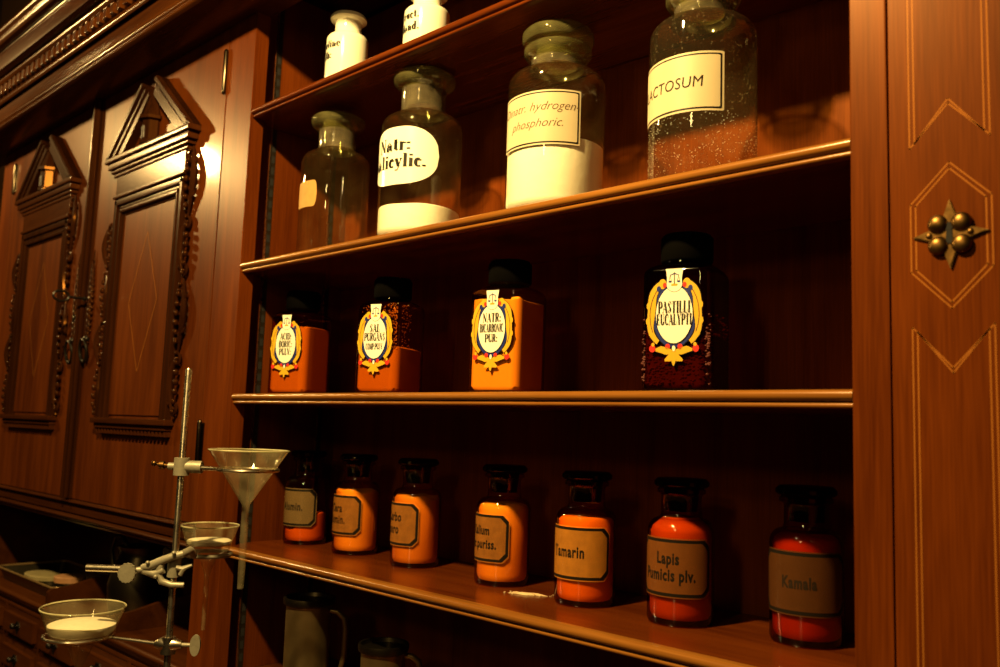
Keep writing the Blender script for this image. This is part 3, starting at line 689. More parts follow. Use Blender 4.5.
# B2 white oval label, powder at the bottom
t = clear_jar(-1.034, 0.076, 0.0645, 0.271, G_CLEAR, 'clear glass jar with white rounded label lettered in bold black and little white powder', 2, True)
ph = viewang(-1.034, 0.076) - radians(36)
m = MB(); cyl_patch(m, 0.0660, ph, 0.069, round_fn(0.069, 0.076, 0.166, 0.060, 2.3), 0)
la = m.build('label', WHITEL, t)
m = MB(); text_cyl(m, 'Natr:', 0.0200, -0.007, 0.129, 0.0666, ph, serif=True, sx=1.15, thick=0.25, thin=0.07); text_cyl(m, 'Salicylic.', 0.0200, -0.005, 0.103, 0.0666, ph, serif=True, sx=1.12, thick=0.25, thin=0.07)
m.build('lettering', INK, la)
bumpy_fill(0.0630, 0.046, bump=0.003, seed=3).build('powder', POWW, t)
# B3 white powder, two-line script
t = clear_jar(-0.757, 0.078, 0.0665, 0.270, G_CLEAR, 'clear glass jar half full of white powder with a square cream label in fine script', 3)
ph = viewang(-0.757, 0.078) - radians(25)
la = bordered(0.0671, ph, 0.062, 0.080, 0.153, 0.0008, [PAPER, INK], 0.0022, 0.0019).build('label', [PAPER, INK], t)
m = MB(); text_cyl(m, 'Dinatr. hydrogen-', 0.0168, 0.0, 0.126, 0.0678, ph, shear=0.4, sx=0.98, bold=-0.0002); text_cyl(m, 'phosphoric.', 0.0168, 0.000, 0.104, 0.0678, ph, shear=0.4, sx=0.98, bold=-0.0002)
m.build('lettering', BROWNI, la)
bumpy_fill(0.0645, 0.104, slope=-0.018, sdir=radians(10), bump=0.003, seed=5).build('powder', POWW, t)
# B4 Lactosum
t = clear_jar(-0.530, 0.078, 0.0625, 0.2725, G_DUSTY, 'clear glass jar speckled with residue, cream label lettered LACTOSUM', 4)
ph = viewang(-0.530, 0.078) - radians(39)
la = bordered(0.0631, ph, 0.067, 0.073, 0.142, 0.0008, [PAPER, INK], 0.0024, 0.0019).build('label', [PAPER, INK], t)
m = MB(); text_cyl(m, 'LACTOSUM', 0.0185, -0.001, 0.101, 0.0638, ph, sx=0.90, shear=0.1, spacing=1.05); m.build('lettering', FADED, la)
rnd = random.Random(4); m = MB()
for _ in range(800):
    a = rnd.uniform(0, 2 * pi); z = 0.008 + 0.066 * rnd.random() ** 0.9; rr = rnd.uniform(0.0002, 0.0007)
    m.add([(0.0622 * cos(a) + rr * dx, 0.0622 * sin(a) + rr * dy, z + rr * dz) for dx, dy, dz in ((1, 0, 0), (-1, 0, 0), (0, 1, 0), (0, -1, 0), (0, 0, 1), (0, 0, -1))],
          [(0, 2, 4), (2, 1, 4), (1, 3, 4), (3, 0, 4), (2, 0, 5), (1, 2, 5), (3, 1, 5), (0, 3, 5)])
tag(m.build('residue', POWW, t, fix=False), kind='stuff')

# --- porcelain jars on the top shelf
def porcelain(x, y, lines, off, label, zs=1.0):
    t = thing('porcelain_jar', (x, y, 0.5782), label, 'jar', 'porcelain jars on the top shelf')
    r = 0.0375
    prof = [(r * 0.85, 0), (r * 0.95, 0.001), (r, 0.005), (r - 0.0005, 0.100)] + [(r - 0.0115 * (1 - cos(radians(a))), 0.100 + 0.0125 * sin(radians(a))) for a in (20, 40, 60, 80, 90)]
    prof += [(0.0237, 0.1165), (0.0232, 0.120), (0.0232, 0.134), (0.0245, 0.137), (0.0295, 0.139), (0.0325, 0.142), (0.0325, 0.146), (0.0300, 0.149), (0.024, 0.150), (0.022, 0.148), (0.021, 0.13)]
    m = MB(); m.lathe(prof, 48); m.v = [(a, b, c * zs) for a, b, c in m.v]; m.build('body', PORC, t)
    m = MB(); m.lathe([(0.0205, 0.136), (0.0205, 0.1505), (0.0235, 0.1515), (0.004, 0.1525)], 48); m.v = [(a, b, c * zs) for a, b, c in m.v]; m.build('lid', PORC, t)
    ph = viewang(x, y) + radians(off); m = MB()
    for k, s in enumerate(lines): text_cyl(m, s, 0.0130, 0, 0.080 * zs - 0.020 * k, r + 0.0006, ph, serif=True, sx=1.05, thick=0.24)
    m.build('lettering', INK, t)
porcelain(-1.256, 0.08, ('Vaseline', 'alb:'), -66, 'white porcelain jar standing nearest the left side of the top shelf')
porcelain(-1.040, 0.08, ('Fruct.', 'Mand.'), -52, 'white porcelain jar cut by the top of the photo, right of the other', 0.82)

# --- amber bottles on the lower shelf
def amber_jar(x, y, glass, fillmat, fill, lab, lines, off, half, label, seed, slope=0.0, sdir=0.0, size=0.0175, steep=1.0, ink=INK, centre=0, bump=0.003):
    t = thing('amber_jar', (x, y, -0.2188), label, 'jar', 'round amber jars on the lowest shelf')
    r = 0.0395
    prof = [(r * 0.84, 0), (r * 0.96, 0.001), (r, 0.005), (r, 0.106)] + [(r - 0.0135 * (1 - cos(radians(a))), 0.106 + 0.016 * sin(radians(a))) for a in (15, 30, 45, 60, 75, 90)]
    prof += [(0.0245, 0.1255), (0.0240, 0.129), (0.0240, 0.148), (0.0255, 0.150), (0.0290, 0.152), (0.0290, 0.156), (0.0255, 0.158)]
    m = MB(); m.lathe(prof, 56, cap1=False); m.build('body', glass, t)
    m = MB(); m.lathe([(0.0185, 0.130), (0.0215, 0.157), (0.030, 0.1585), (0.0330, 0.161), (0.0330, 0.165), (0.029, 0.169), (0.004, 0.170)], 48); m.build('stopper', G_STOP, t)
    bumpy_fill(r - 0.0035, fill, slope, sdir, bump=bump, seed=seed, z0=0.007, steep=steep, lim=0.106).build('contents', fillmat, t)
    ph = viewang(x, y) + radians(off)
    la = bordered(r + 0.0005, ph, radians(half) * r, 0.033, 0.101, 0.0085, [lab, INK], 0.0016, 0.0036).build('label', [lab, INK], t)
    m = MB(); n = len(lines)
    for k, s in enumerate(lines):
        z = 0.062 + (n - 1) * 0.0095 - 0.019 * k
        text_cyl(m, s, size * 1.12, radians(centre) * r, z, r + 0.0011, ph, sx=0.68, bold=0.0006, spacing=1.12)
    m.build('lettering', ink, la)
    return t
P_YEL = principled('yellow_white_powder', (0.88, 0.66, 0.30), 0.9, noise=0.08, bump=0.3)
P_ORG = principled('buff_powder', (0.66, 0.44, 0.22), 0.9, noise=0.1, bump=0.3)
P_TAN = principled('pumice_powder', (0.52, 0.30, 0.16), 0.9, noise=0.1, bump=0.3)
P_RED = principled('red_brown_powder', (0.36, 0.09, 0.04), 0.9, noise=0.2, bump=0.3)
L_GREY = film('grey_brown_label', (0.17, 0.105, 0.04), 0.78, 0.18)
L_ORG = film('orange_label', (0.75, 0.27, 0.04), 0.30, 0.18)
L_ORG2 = film('tan_label', (0.90, 0.34, 0.04), 0.36, 0.18)
L_BRN = film('brown_label', (0.20, 0.065, 0.014), 0.66, 0.22)
L_DBR = film('dark_brown_label', (0.075, 0.027, 0.008), 0.82, 0.22)
amber_jar(-1.404, 0.150, G_AMB2, P_ORG, 0.040, L_GREY, ('Alumin.',), -42, 70, 'amber jar with grey-brown label, low orange powder heaped to one side, farthest on lowest shelf', 11, slope=0.014, sdir=radians(40), steep=3, ink=FADED)
amber_jar(-1.251, 0.150, G_AMB, P_YEL, 0.106, L_ORG, ('Cera', 'alumin.'), -58, 72, 'amber jar full of yellow powder, second from the far end of the lowest shelf', 12)
amber_jar(-1.089, 0.147, G_AMB, P_ORG, 0.108, L_ORG, ('Carbo', 'puro'), -62, 70, 'amber jar full of orange powder, label ending in uro', 13, bump=0.006)
amber_jar(-0.893, 0.144, G_AMB, P_YEL, 0.112, L_ORG, ('Kalium', 'nitr.puriss.'), -54, 69, 'amber jar of yellow powder with a label ending in puriss, white spill beside it', 14, size=0.0155)
amber_jar(-0.728, 0.128, G_AMB2, P_YEL, 0.108, L_ORG2, ('Tamarin',), -27, 78, 'amber jar with an orange label reading Tamarin', 15, centre=-10)
amber_jar(-0.586, 0.132, G_AMB3, P_TAN, 0.121, L_BRN, ('Lapis', 'Pumicis plv.'), -17, 75, 'dark orange jar with a brown label reading Lapis Pumicis plv.', 16, size=0.0165, centre=-6)
amber_jar(-0.441, 0.158, G_AMB3, P_RED, 0.113, L_DBR, ('Kamala',), -8, 82, 'deep red jar with a dull brown label reading Kamala, beside the right-hand frame', 17, size=0.0155, ink=FADED, centre=-4)
# white spill
P_SPILL = principled('spilled_powder', (0.55, 0.42, 0.24), 0.9)
rnd = random.Random(9); m = MB()
sp = Vector((-0.812, 0.108))
P = []
for i in range(22):
    a = 2 * pi * i / 22; P.append((0.026 * cos(a) * (1 + 0.3 * rnd.uniform(-1, 1)), 0.0045 * sin(a) * (1 + 0.5 * rnd.uniform(-1, 1))))
rot = radians(28); V = [(p[0] * cos(rot) - p[1] * sin(rot), p[0] * sin(rot) + p[1] * cos(rot), 0.0) for p in P]
V2 = [(a * 0.55 + 0.0, b * 0.55, 0.0022 + 0.0008 * rnd.random()) for a, b, _ in V]
n = len(V); m.add(V + V2, [(i, (i + 1) % n, n + (i + 1) % n, n + i) for i in range(n)] + [tuple(range(n, 2 * n))])
for _ in range(25):
    a = rnd.uniform(-0.036, 0.036); b = rnd.uniform(-0.008, 0.008); m.ball((a * cos(rot) - b * sin(rot), a * sin(rot) + b * cos(rot), 0.0006), rnd.uniform(0.0006, 0.0014), u=6, v=4)
o = m.build('spilled_powder', P_SPILL, None, loc=(sp.x, sp.y, -0.2188)); tag(o, 'small spill of white powder on the lowest shelf', 'powder', kind='stuff')

# --- square bottles with ornate labels on the middle shelf
def rsq(s, c, z, n=6):
    """rounded square ring, half size s, corner radius c"""
    out = []
    for q in range(4):
        cx = (s - c) * (1 if q in (0, 3) else -1); cy = (s - c) * (1 if q in (0, 1) else -1)
        for i in range(n + 1):
            a = pi / 2 * q + pi / 2 * i / n; out.append((cx + c * cos(a), cy + c * sin(a), z))
    return out
def loft(mb, rings, mi=0, cap=(True, True)):
    mb.wn = True
    n = len(rings[0]); V = [p for r in rings for p in r]; Fs = []
    for k in range(len(rings) - 1):
        for i in range(n): Fs.append((k * n + i, k * n + (i + 1) % n, (k + 1) * n + (i + 1) % n, (k + 1) * n + i))
    if cap[0]: Fs.append(tuple(range(n))[::-1])
    if cap[1]: Fs.append(tuple((len(rings) - 1) * n + i for i in range(n)))
    mb.add(V, Fs, mi)
def strip(mb, pts, wid, y, mi, th=0.0004):
    """raised ribbon on the face: pts in (x,z) with half widths"""
    L = []; R_ = []
    for i, p in enumerate(pts):
        a = Vector(pts[max(0, i - 1)]); b = Vector(pts[min(len(pts) - 1, i + 1)]); d = (b - a).normalized(); nn = Vector((-d.y, d.x)) * wid[i]
        L.append((p[0] + nn.x, y, p[1] + nn.y)); R_.append((p[0] - nn.x, y, p[1] - nn.y))
    n = len(pts); mb.add(L + R_, [(i, i + 1, n + i + 1, n + i) for i in range(n - 1)], mi)
def disc(mb, cx, cz, rx, rz, y, mi, n=28, a0=0, a1=2 * pi):
    mb.add([(cx + rx * cos(a0 + (a1 - a0) * i / n), y, cz + rz * sin(a0 + (a1 - a0) * i / n)) for i in range(n)], [tuple(range(n))], mi)
def crest_label(t, s, lines, sizes):
    y = -s - 0.0006
    mb = MB()   # 0 white 1 blue 2 yellow 3 red 4 ink
    cz = 0.084
    disc(mb, 0, cz, 0.0310, 0.0385, y, 4); disc(mb, 0, cz, 0.0300, 0.0375, y - 0.0002, 1)
    for sx in (-1, 1):
        # outer yellow acanthus: C-shaped leaf with curled head
        pts = []; wd = []
        for i in range(15):
            tt = i / 14; a = radians(62 - 112 * tt)
            pts.append((sx * (0.0325 * cos(a) + 0.0010 + 0.002 * sin(pi * tt * 3)), cz + 0.041 * sin(a))); wd.append(0.0026 + 0.0034 * sin(pi * (0.15 + 0.8 * tt)) ** 1.2 * (1 - 0.45 * tt))
        strip(mb, pts, [w_ + 0.0009 for w_ in wd], y - 0.0003, 4); strip(mb, pts, wd, y - 0.0005, 2)
        for a_ in (40, 15, -10, -30): 
            disc(mb, sx * (0.0345 * cos(radians(a_)) + 0.0015), cz + 0.041 * sin(radians(a_)), 0.0035, 0.0045, y - 0.00055, 2)
        strip(mb, [(sx * (0.0325 * cos(radians(a_)) + 0.001), cz + 0.040 * sin(radians(a_))) for a_ in range(50, -40, -10)], [0.0005] * 9, y - 0.0007, 5)
        disc(mb, sx * 0.0165, cz + 0.0355, 0.0052, 0.0058, y - 0.0006, 2); disc(mb, sx * 0.0215, cz + 0.030, 0.0030, 0.0034, y - 0.0008, 1)
        disc(mb, sx * 0.0135, cz + 0.034, 0.0026, 0.003, y - 0.0009, 3)
        disc(mb, sx * 0.0295, cz - 0.0385, 0.0042, 0.0042, y - 0.0009, 3); disc(mb, sx * 0.0285, cz - 0.034, 0.0022, 0.0022, y - 0.001, 2)
        disc(mb, sx * 0.0085, cz - 0.0365, 0.0034, 0.0034, y - 0.0009, 3)
        # lower leaves
        strip(mb, [(sx * 0.002, cz - 0.0425), (sx * 0.010, cz - 0.0415), (sx * 0.018, cz - 0.0395), (sx * 0.026, cz - 0.0400)], [0.0028, 0.0048, 0.0044, 0.002], y - 0.0007, 4)
        strip(mb, [(sx * 0.002, cz - 0.0425), (sx * 0.010, cz - 0.0415), (sx * 0.018, cz - 0.0395), (sx * 0.025, cz - 0.0400)], [0.0022, 0.0041, 0.0037, 0.0014], y - 0.0009, 2)
        strip(mb, [(sx * 0.001, cz - 0.044), (sx * 0.006, cz - 0.050), (sx * 0.012, cz - 0.052)], [0.0028, 0.0038, 0.0012], y - 0.0010, 2)
    strip(mb, [(0, cz - 0.041), (0, cz - 0.050), (0, cz - 0.059)], [0.0022, 0.0048, 0.0010], y - 0.0009, 4)
    strip(mb, [(0, cz - 0.041), (0, cz - 0.050), (0, cz - 0.058)], [0.0016, 0.0040, 0.0006], y - 0.0011, 2)
    disc(mb, 0, cz - 0.0385, 0.0022, 0.0032, y - 0.0012, 0)
    # oval
    disc(mb, 0, cz, 0.0256, 0.0335, y - 0.0010, 4, 40); disc(mb, 0, cz, 0.0249, 0.0328, y - 0.0012, 0, 40)
    # tab on top
    zt_ = 0.1365
    def tab(e, yy, mi):
        P = [(-0.0118 - e, zt_ + e), (-0.0100 - e, zt_ - 0.010), (-0.0105 - e, zt_ - 0.018)] + [((0.0105 + e) * cos(a), zt_ - 0.018 + (0.0085 + e) * sin(a)) for a in [pi + pi * i / 10 for i in range(1, 10)]] + [(0.0105 + e, zt_ - 0.018), (0.0100 + e, zt_ - 0.010), (0.0118 + e, zt_ + e)]
        mb.add([(a, yy, b) for a, b in P], [tuple(range(len(P)))], mi)
    tab(0.0005, y - 0.0013, 4); tab(0, y - 0.0015, 0)
    # small balance emblem
    ye = y - 0.0017
    strip(mb, [(0, zt_ - 0.018), (0, zt_ - 0.004)], [0.0007, 0.0006], ye, 5)
    strip(mb, [(-0.0062, zt_ - 0.0075), (0, zt_ - 0.0055), (0.0062, zt_ - 0.0075)], [0.0005, 0.0008, 0.0005], ye, 1)
    for sx in (-1, 1):
        strip(mb, [(sx * 0.0058, zt_ - 0.0075), (sx * 0.0075, zt_ - 0.0145)], [0.0003, 0.0003], ye, 5); strip(mb, [(sx * 0.0058, zt_ - 0.0075), (sx * 0.0040, zt_ - 0.0145)], [0.0003, 0.0003], ye, 5)
        disc(mb, sx * 0.0058, zt_ - 0.0148, 0.0024, 0.0012, ye, 1)
    strip(mb, [(-0.0042, zt_ - 0.0185), (0.0042, zt_ - 0.0185)], [0.0012, 0.0012], ye, 2)
    mb.v = [(a * 0.86, b, c + 0.004) for a, b, c in mb.v]
    la = mb.build('crest_label', [WHITEL, BLU, YEL, RED, INK, BROWNI], t, fix=False)
    m = MB(); n = len(lines)
    for k, sline in enumerate(lines):
        z = cz + 0.004 + (n - 1) * 0.0068 - 0.0046 - 0.0136 * k
        text_flat(m, sline, (sizes[k] if isinstance(sizes, (list, tuple)) else sizes) * 0.72, 0, z, y - 0.0018, serif=True, sx={3: .80, 4: .74, 5: .72, 6: .68, 7: .62, 8: .58, 9: .55, 10: .50}.get(len(sline), .6) / 1.0, thick=0.24)
    m.build('lettering', INK, la, fix=False)
    return la
def square_bottle(x, y, rz, glass, fillmat, fill, lines, sizes, label, H=0.187, seed=1, chunky=False, s=0.0420, capup=0.0):
    t = thing('square_bottle', (x, y, 0.0492), label, 'bottle', 'square bottles on the middle shelf', rz)
    m = MB(); c = 0.0145
    R = [rsq(s * 0.90, c * 0.9, 0), rsq(s * 0.98, c, 0.0015), rsq(s, c, 0.006), rsq(s, c, 0.136)]
    for a in (20, 40, 60, 80):
        k = 1 - cos(radians(a)); R.append(rsq(s - 0.014 * k, c + 0.012 * k, 0.136 + 0.014 * sin(radians(a))))
    R += [rsq(0.0265, 0.0262, 0.1525), rsq(0.0262, 0.0261, 0.158), rsq(0.0262, 0.0261, 0.170)]
    loft(m, R, cap=(True, False)); m.build('body', glass, t, angle=50)
    m = MB(); cr = 0.0305
    P = [(cr - 0.001, 0.1555), (cr, 0.157)]
    m.lathe([(0.0268, 0.1545), (cr - 0.001, 0.1548), (cr, 0.157), (cr, H - 0.004 + capup), (cr - 0.003, H + capup), (0.003, H + 0.0005 + capup)], 60)
    for i in range(48):
        a = 2 * pi * i / 48; m.box(-0.0008, 0.0008, -cr - 0.0006, -cr + 0.0006, 0.158, H - 0.006 + capup) if False else None
    m.build('cap', BAKE, t)
    # contents
    rnd = random.Random(seed); m = MB(); si = s - 0.0032; ci = 0.0125
    rings = [rsq(si * 0.92, ci, 0.005), rsq(si, ci, 0.010)]
    n = len(rings[0])
    bump = 0.004 if chunky else 0.0018
    ht = [fill + bump * (sin(i * 0.9 + seed) + 0.6 * sin(i * 2.3)) for i in range(n)]
    for f, dz in ((1.0, 0), (0.85, 0.002), (0.5, 0.004), (0.2, 0.005)):
        rg = rsq(si * f, ci * f, 0); rings.append([(p[0], p[1], min(0.145, ht[i] + dz)) for i, p in enumerate(rg)])
    loft(m, rings); 
    if chunky:
        for _ in range(900):
            fx = rnd.choice([0, 1]); a = rnd.uniform(-si, si); z = rnd.uniform(0.008, fill + 0.006 + 0.02 * rnd.random() ** 4); r_ = rnd.uniform(0.0012, 0.0021)
            p = (a, -si, z) if fx == 0 else (si, a, z)
            m.ball(p, r_, sc=(1, 0.8, 0.7), u=6, v=4)
    cm = m.build('contents', fillmat, t)
    if chunky: cm['kind'] = 'stuff'
    crest_label(t, s, lines, sizes)
    return t
P_C3 = principled('golden_powder', (0.90, 0.72, 0.34), 0.9, noise=0.06)
P_C1 = principled('orange_powder', (0.50, 0.30, 0.14), 0.9, noise=0.1)
P_PAST = principled('dark_red_pastilles', (0.10, 0.016, 0.010), 0.6, noise=0.4, nscale=200)
square_bottle(-1.354, 0.085, radians(19), G_C12, P_C1, 0.118, ('ACID:', 'BORIC:', 'PULV:'), 0.0155, 'square amber bottle lettered ACID BORIC, closest to the bay\'s far side', seed=2)
b2 = square_bottle(-1.099, 0.085, radians(16), G_C12, P_C1, 0.072, ('SAL', 'PURGANS', 'COMP.PULV'), (0.0165, 0.0165, 0.0125), 'square amber bottle lettered SAL PURGANS, half full of powder', seed=3)
rnd = random.Random(21); m = MB()
for _ in range(420):
    z = 0.072 + 0.070 * rnd.random(); q = rnd.random()
    if q < 0.75: p = (0.040 - 0.020 * rnd.random() ** 1.6, -0.0405, z) if rnd.random() < 0.6 else (rnd.uniform(-0.028, 0.028), -0.0405, z)
    else: p = (0.0405, rnd.uniform(-0.03, -0.005), z)
    if abs(p[0]) > 0.029 and p[1] < -0.04: p = (p[0] * 0.92, -0.0375, z)
    m.ball(p, rnd.uniform(0.0004, 0.0011), u=5, v=4)
o = m.build('clinging_granules', P_C1, b2, fix=False); o['kind'] = 'stuff'
square_bottle(-0.840, 0.085, radians(12), G_AMB, P_C3, 0.128, ('NATR:', 'BICARBONIC', 'PUR:'), (0.0165, 0.0150, 0.0145), 'square bottle glowing golden yellow, lettered NATR BICARBONIC PUR', seed=4)
square_bottle(-0.553, 0.085, radians(14), G_BROWN, P_PAST, 0.066, ('PASTILLI', 'EUCALYPTI'), (0.0180, 0.0165), 'dark square bottle lettered PASTILLI EUCALYPTI with dark red pastilles', seed=5, chunky=True)

# ================================================================= PEWTER VESSELS
def measure_jug(x, y, r, ztop, label):
    t = thing('pewter_jug', (x, y, ZC + 0.0005), label, 'jug', 'pewter jugs under the lowest shelf', radians(40))
    h = ztop - ZC
    m = MB(); m.lathe([(r * 0.98, 0), (r * 1.03, 0.002), (r * 1.03, 0.008), (r * 0.99, 0.011), (r * 0.99, h * 0.5), (r, h - 0.016), (r * 1.02, h - 0.012)], 48); m.build('body', PEWTER, t)
    m = MB(); m.lathe([(r * 1.01, h - 0.013), (r * 1.13, h - 0.010), (r * 1.15, h - 0.004), (r * 1.13, h), (r * 1.02, h), (r * 0.98, h - 0.006), (r * 0.2, h - 0.007)], 48); m.build('rim', DPEWTER, t)
    m = MB(); m.tube([(r * 0.98, 0, h * 0.87), (r * 1.3, 0, h * 0.86), (r * 1.62, 0, h * 0.80), (r * 1.7, 0, h * 0.70), (r * 1.68, 0, h * 0.40), (r * 1.5, 0, h * 0.24), (r * 0.98, 0, h * 0.16)], [0.0045, 0.0045, 0.005, 0.005, 0.005, 0.0045, 0.004], 10); m.build('handle', PEWTER, t)
measure_jug(-1.255, 0.066, 0.037, -0.285, 'taller pewter jug with dark rim under the lowest shelf')
measure_jug(-1.052, 0.062, 0.033, -0.321, 'shorter pewter jug, only its rim and shoulder in view at the bottom of the photo')
# dark pitcher in the recess
t = thing('pitcher', (-2.03, 0.130, ZC + 0.0005), 'dark metal pitcher with curved handle in the shadowed recess', 'pitcher', rz=radians(20))
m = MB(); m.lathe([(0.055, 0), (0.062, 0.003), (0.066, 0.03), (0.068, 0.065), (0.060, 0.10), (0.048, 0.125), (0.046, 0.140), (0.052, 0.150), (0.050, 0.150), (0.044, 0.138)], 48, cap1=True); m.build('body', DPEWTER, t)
m = MB(); m.tube([(-0.060, 0, 0.07), (-0.085, 0, 0.095), (-0.095, 0, 0.135), (-0.085, 0, 0.165), (-0.062, 0, 0.168), (-0.046, 0, 0.145)], [0.004, 0.005, 0.0055, 0.006, 0.0055, 0.005], 10); m.build('handle', DPEWTER, t)
# tray
t = thing('tray', (-2.45, 0.110, ZC + 0.0005), 'shallow dark metal tray in the recess at the far left', 'tray', rz=radians(0))
def tray_ring(hx, hy, c, z): return [(p[0] + (hx - hy) * (1 if p[0] > 0 else -1), p[1], p[2]) for p in rsq(hy, c, z, 5)]
m = MB(); hx, hy = 0.205, 0.090
loft(m, [tray_ring(hx - 0.014, hy - 0.014, 0.012, 0.0), tray_ring(hx - 0.003, hy - 0.003, 0.016, 0.026), tray_ring(hx, hy, 0.018, 0.028), tray_ring(hx, hy, 0.018, 0.030), tray_ring(hx - 0.004, hy - 0.004, 0.016, 0.030), tray_ring(hx - 0.016, hy - 0.016, 0.012, 0.0025), tray_ring(0.13, 0.008, 0.006, 0.002)])
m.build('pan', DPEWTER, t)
m = MB(); rg = [(p[0], p[1], 0.0325) for p in tray_ring(hx, hy, 0.018, 0)]; m.tube(rg, 0.0028, 8, closed=True); m.build('rim', TRAYM, t)
def tin(x, y, r, h, ov, rz, mat_top, label, name='tin'):
    t = thing(name, (x, y, ZC + 0.0032), label, 'tin', rz=rz)
    m = MB(); m.lathe([(r * .97, 0), (r, 0.001), (r, h * .6)], 40); 
    m.v = [(a * ov, b, c) for a, b, c in m.v]; m.build('body', DPEWTER, t)
    m = MB(); m.lathe([(r * 1.02, h * 0.55), (r * 1.02, h - 0.001), (r * .99, h), (r * .8, h + 0.0004)], 40); m.v = [(a * ov, b, c) for a, b, c in m.v]; m.build('lid', mat_top, t)
tin(-2.515, 0.092, 0.040, 0.022, 1.7, radians(5), principled('pale_tin_lid', (0.24, 0.20, 0.10), 0.4, noise=0.5, nscale=35), 'oval tin with a pale printed lid on the dark tray')
tin(-2.400, 0.115, 0.036, 0.030, 1.1, 0, principled('pinkish_tin_lid', (0.34, 0.17, 0.08), 0.5, noise=0.4, nscale=45), 'small round pinkish tin on the dark tray, right of the oval tin')

# ================================================================= LABORATORY STAND
ZW = -0.66
m = MB(); m.box(-2.2, -0.75, -0.62, -0.06, ZW - 0.04, ZW, bev=0.006)
for (a, b) in ((-2.14, -0.56), (-0.81, -0.56), (-2.14, -0.10), (-0.81, -0.10)): pass
table = thing('table', (-1.475, -0.32, -1.6), 'wooden table carrying the laboratory stand in front of the cabinet', 'table')
o = m.build('tabletop', W_BASE, table); o.location = Vector((1.475, 0.32, 1.6))
for (a, b) in ((-2.14, -0.56), (-0.81, -0.56), (-2.14, -0.11), (-0.81, -0.11)):
    m = MB(); m.tube([(a, b, -1.6), (a, b, ZW - 0.04)], [0.016, 0.026], 16); o = m.build('leg', W_BASE, table); o.location = Vector((1.475, 0.32, 1.6))
rx, ry = -1.159, -0.222
st = thing('laboratory_stand', (rx, ry, ZW + 0.0005), 'steel rod stand holding three glass funnels in front of the cabinet', 'stand')
z_ = lambda z: z - ZW
m = MB(); m.box(-0.06, 0.14, -0.05, 0.05, 0, 0.014, bev=0.004); m.build('foot', BLACKM, st)
m = MB(); m.lathe([(0.0045, 0.010), (0.0045, z_(0.068)), (0.0035, z_(0.070)), (0.001, z_(0.0705))], 20); m.build('rod', STEEL, st)
RIGHT = Vector((cos(yaw), sin(yaw), 0)); FW = Vector((-sin(yaw), cos(yaw), 0)); ZV = Vector((0, 0, 1))
def Pw(r, f, z): return RIGHT * r + FW * f + ZV * z_(z)     # stand-local point: right, away from viewer, world height
def bosshead(zc, mat, r=0.011, long_=0.016, side=1):
    m = MB(); m.tube([Pw(0, 0, zc - 0.012), Pw(0, 0, zc + 0.012)], r, 18)
    m.tube([Pw(0.002, 0, zc), Pw(0.002 + long_ + 0.008, 0, zc)], 0.0085, 16)
    m.tube([Pw(-0.004, 0.0, zc), Pw(-0.018, 0, zc)], 0.005, 14)
    return m
def ring(cx, cf, zc, R, rr=0.0022):
    return [Pw(cx + R * cos(a), cf + R * sin(a), zc) for a in [2 * pi * i / 40 for i in range(40)]]
# top ring support
F1 = (Vector((-1.087, -0.162, 0)) - Vector((rx, ry, 0))); f1r, f1f = F1.dot(RIGHT), F1.dot(FW)
zr = -0.066
m = bosshead(zr + 0.001, CAST, 0.0105, 0.018); m.build('clamp', CAST, st)
m = MB(); m.tube([Pw(-0.018, 0, zr + 0.001), Pw(-0.034, 0, zr + 0.003)], [0.0035, 0.002], 10); m.ball(tuple(Pw(-0.038, 0, zr + 0.004)), 0.004); m.tube([Pw(-0.024, 0, zr + 0.002), Pw(-0.030, 0, zr + 0.002)], 0.0055, 12); m.build('thumbscrew', BRASS, st)
m = MB(); R1 = 0.040
m.tube(ring(f1r, f1f, zr, R1), 0.0024, 8, closed=True); m.tube([Pw(0.02, 0, zr), Pw(f1r - R1, f1f, zr)], [0.0035, 0.0025], 10); m.build('support_ring', STEEL, st)
# lower ring support
zl = -0.302
F3 = Vector((-1.262, -0.300, 0)) - Vector((rx, ry, 0)); f3r, f3f = F3.dot(RIGHT), F3.dot(FW)
m = MB(); m.tube([Pw(0, 0, zl - 0.012), Pw(0, 0, zl + 0.010)], [0.010, 0.009], 18); m.tube([Pw(-0.018, 0, zl), Pw(-0.010, 0, zl), Pw(0.008, 0, zl), Pw(0.018, 0, zl)], [0.005, 0.009, 0.009, 0.0055], 14)
m.build('clamp', STEEL, st)
m = MB(); m.tube([Pw(0.018, 0, zl), Pw(0.032, 0, zl)], 0.0028, 10)
bm = bmesh.new(); bmesh.ops.create_cone(bm, cap_ends=True, segments=28, radius1=1, radius2=1, depth=1)
Mx = Matrix.Translation(Pw(0.036, 0, zl)) @ Matrix((RIGHT * 0.9 + FW * 0.1, ZV, -FW)).transposed().to_4x4() @ Matrix.Diagonal((0.0075, 0.014, 0.004, 1))
m.bm(bm, 0, Mx); m.build('thumbscrew', CAST, st)
R3 = 0.044; d3 = Vector((f3r, f3f)).length
m = MB(); m.tube(ring(f3r, f3f, zl + 0.004, R3), 0.0024, 8, closed=True)
e = Vector((f3r, f3f)) * (1 - R3 / d3); m.tube([Pw(-0.014, 0, zl), Pw(e.x, e.y, zl + 0.004)], [0.0032, 0.0024], 10); m.build('support_ring', STEEL, st)
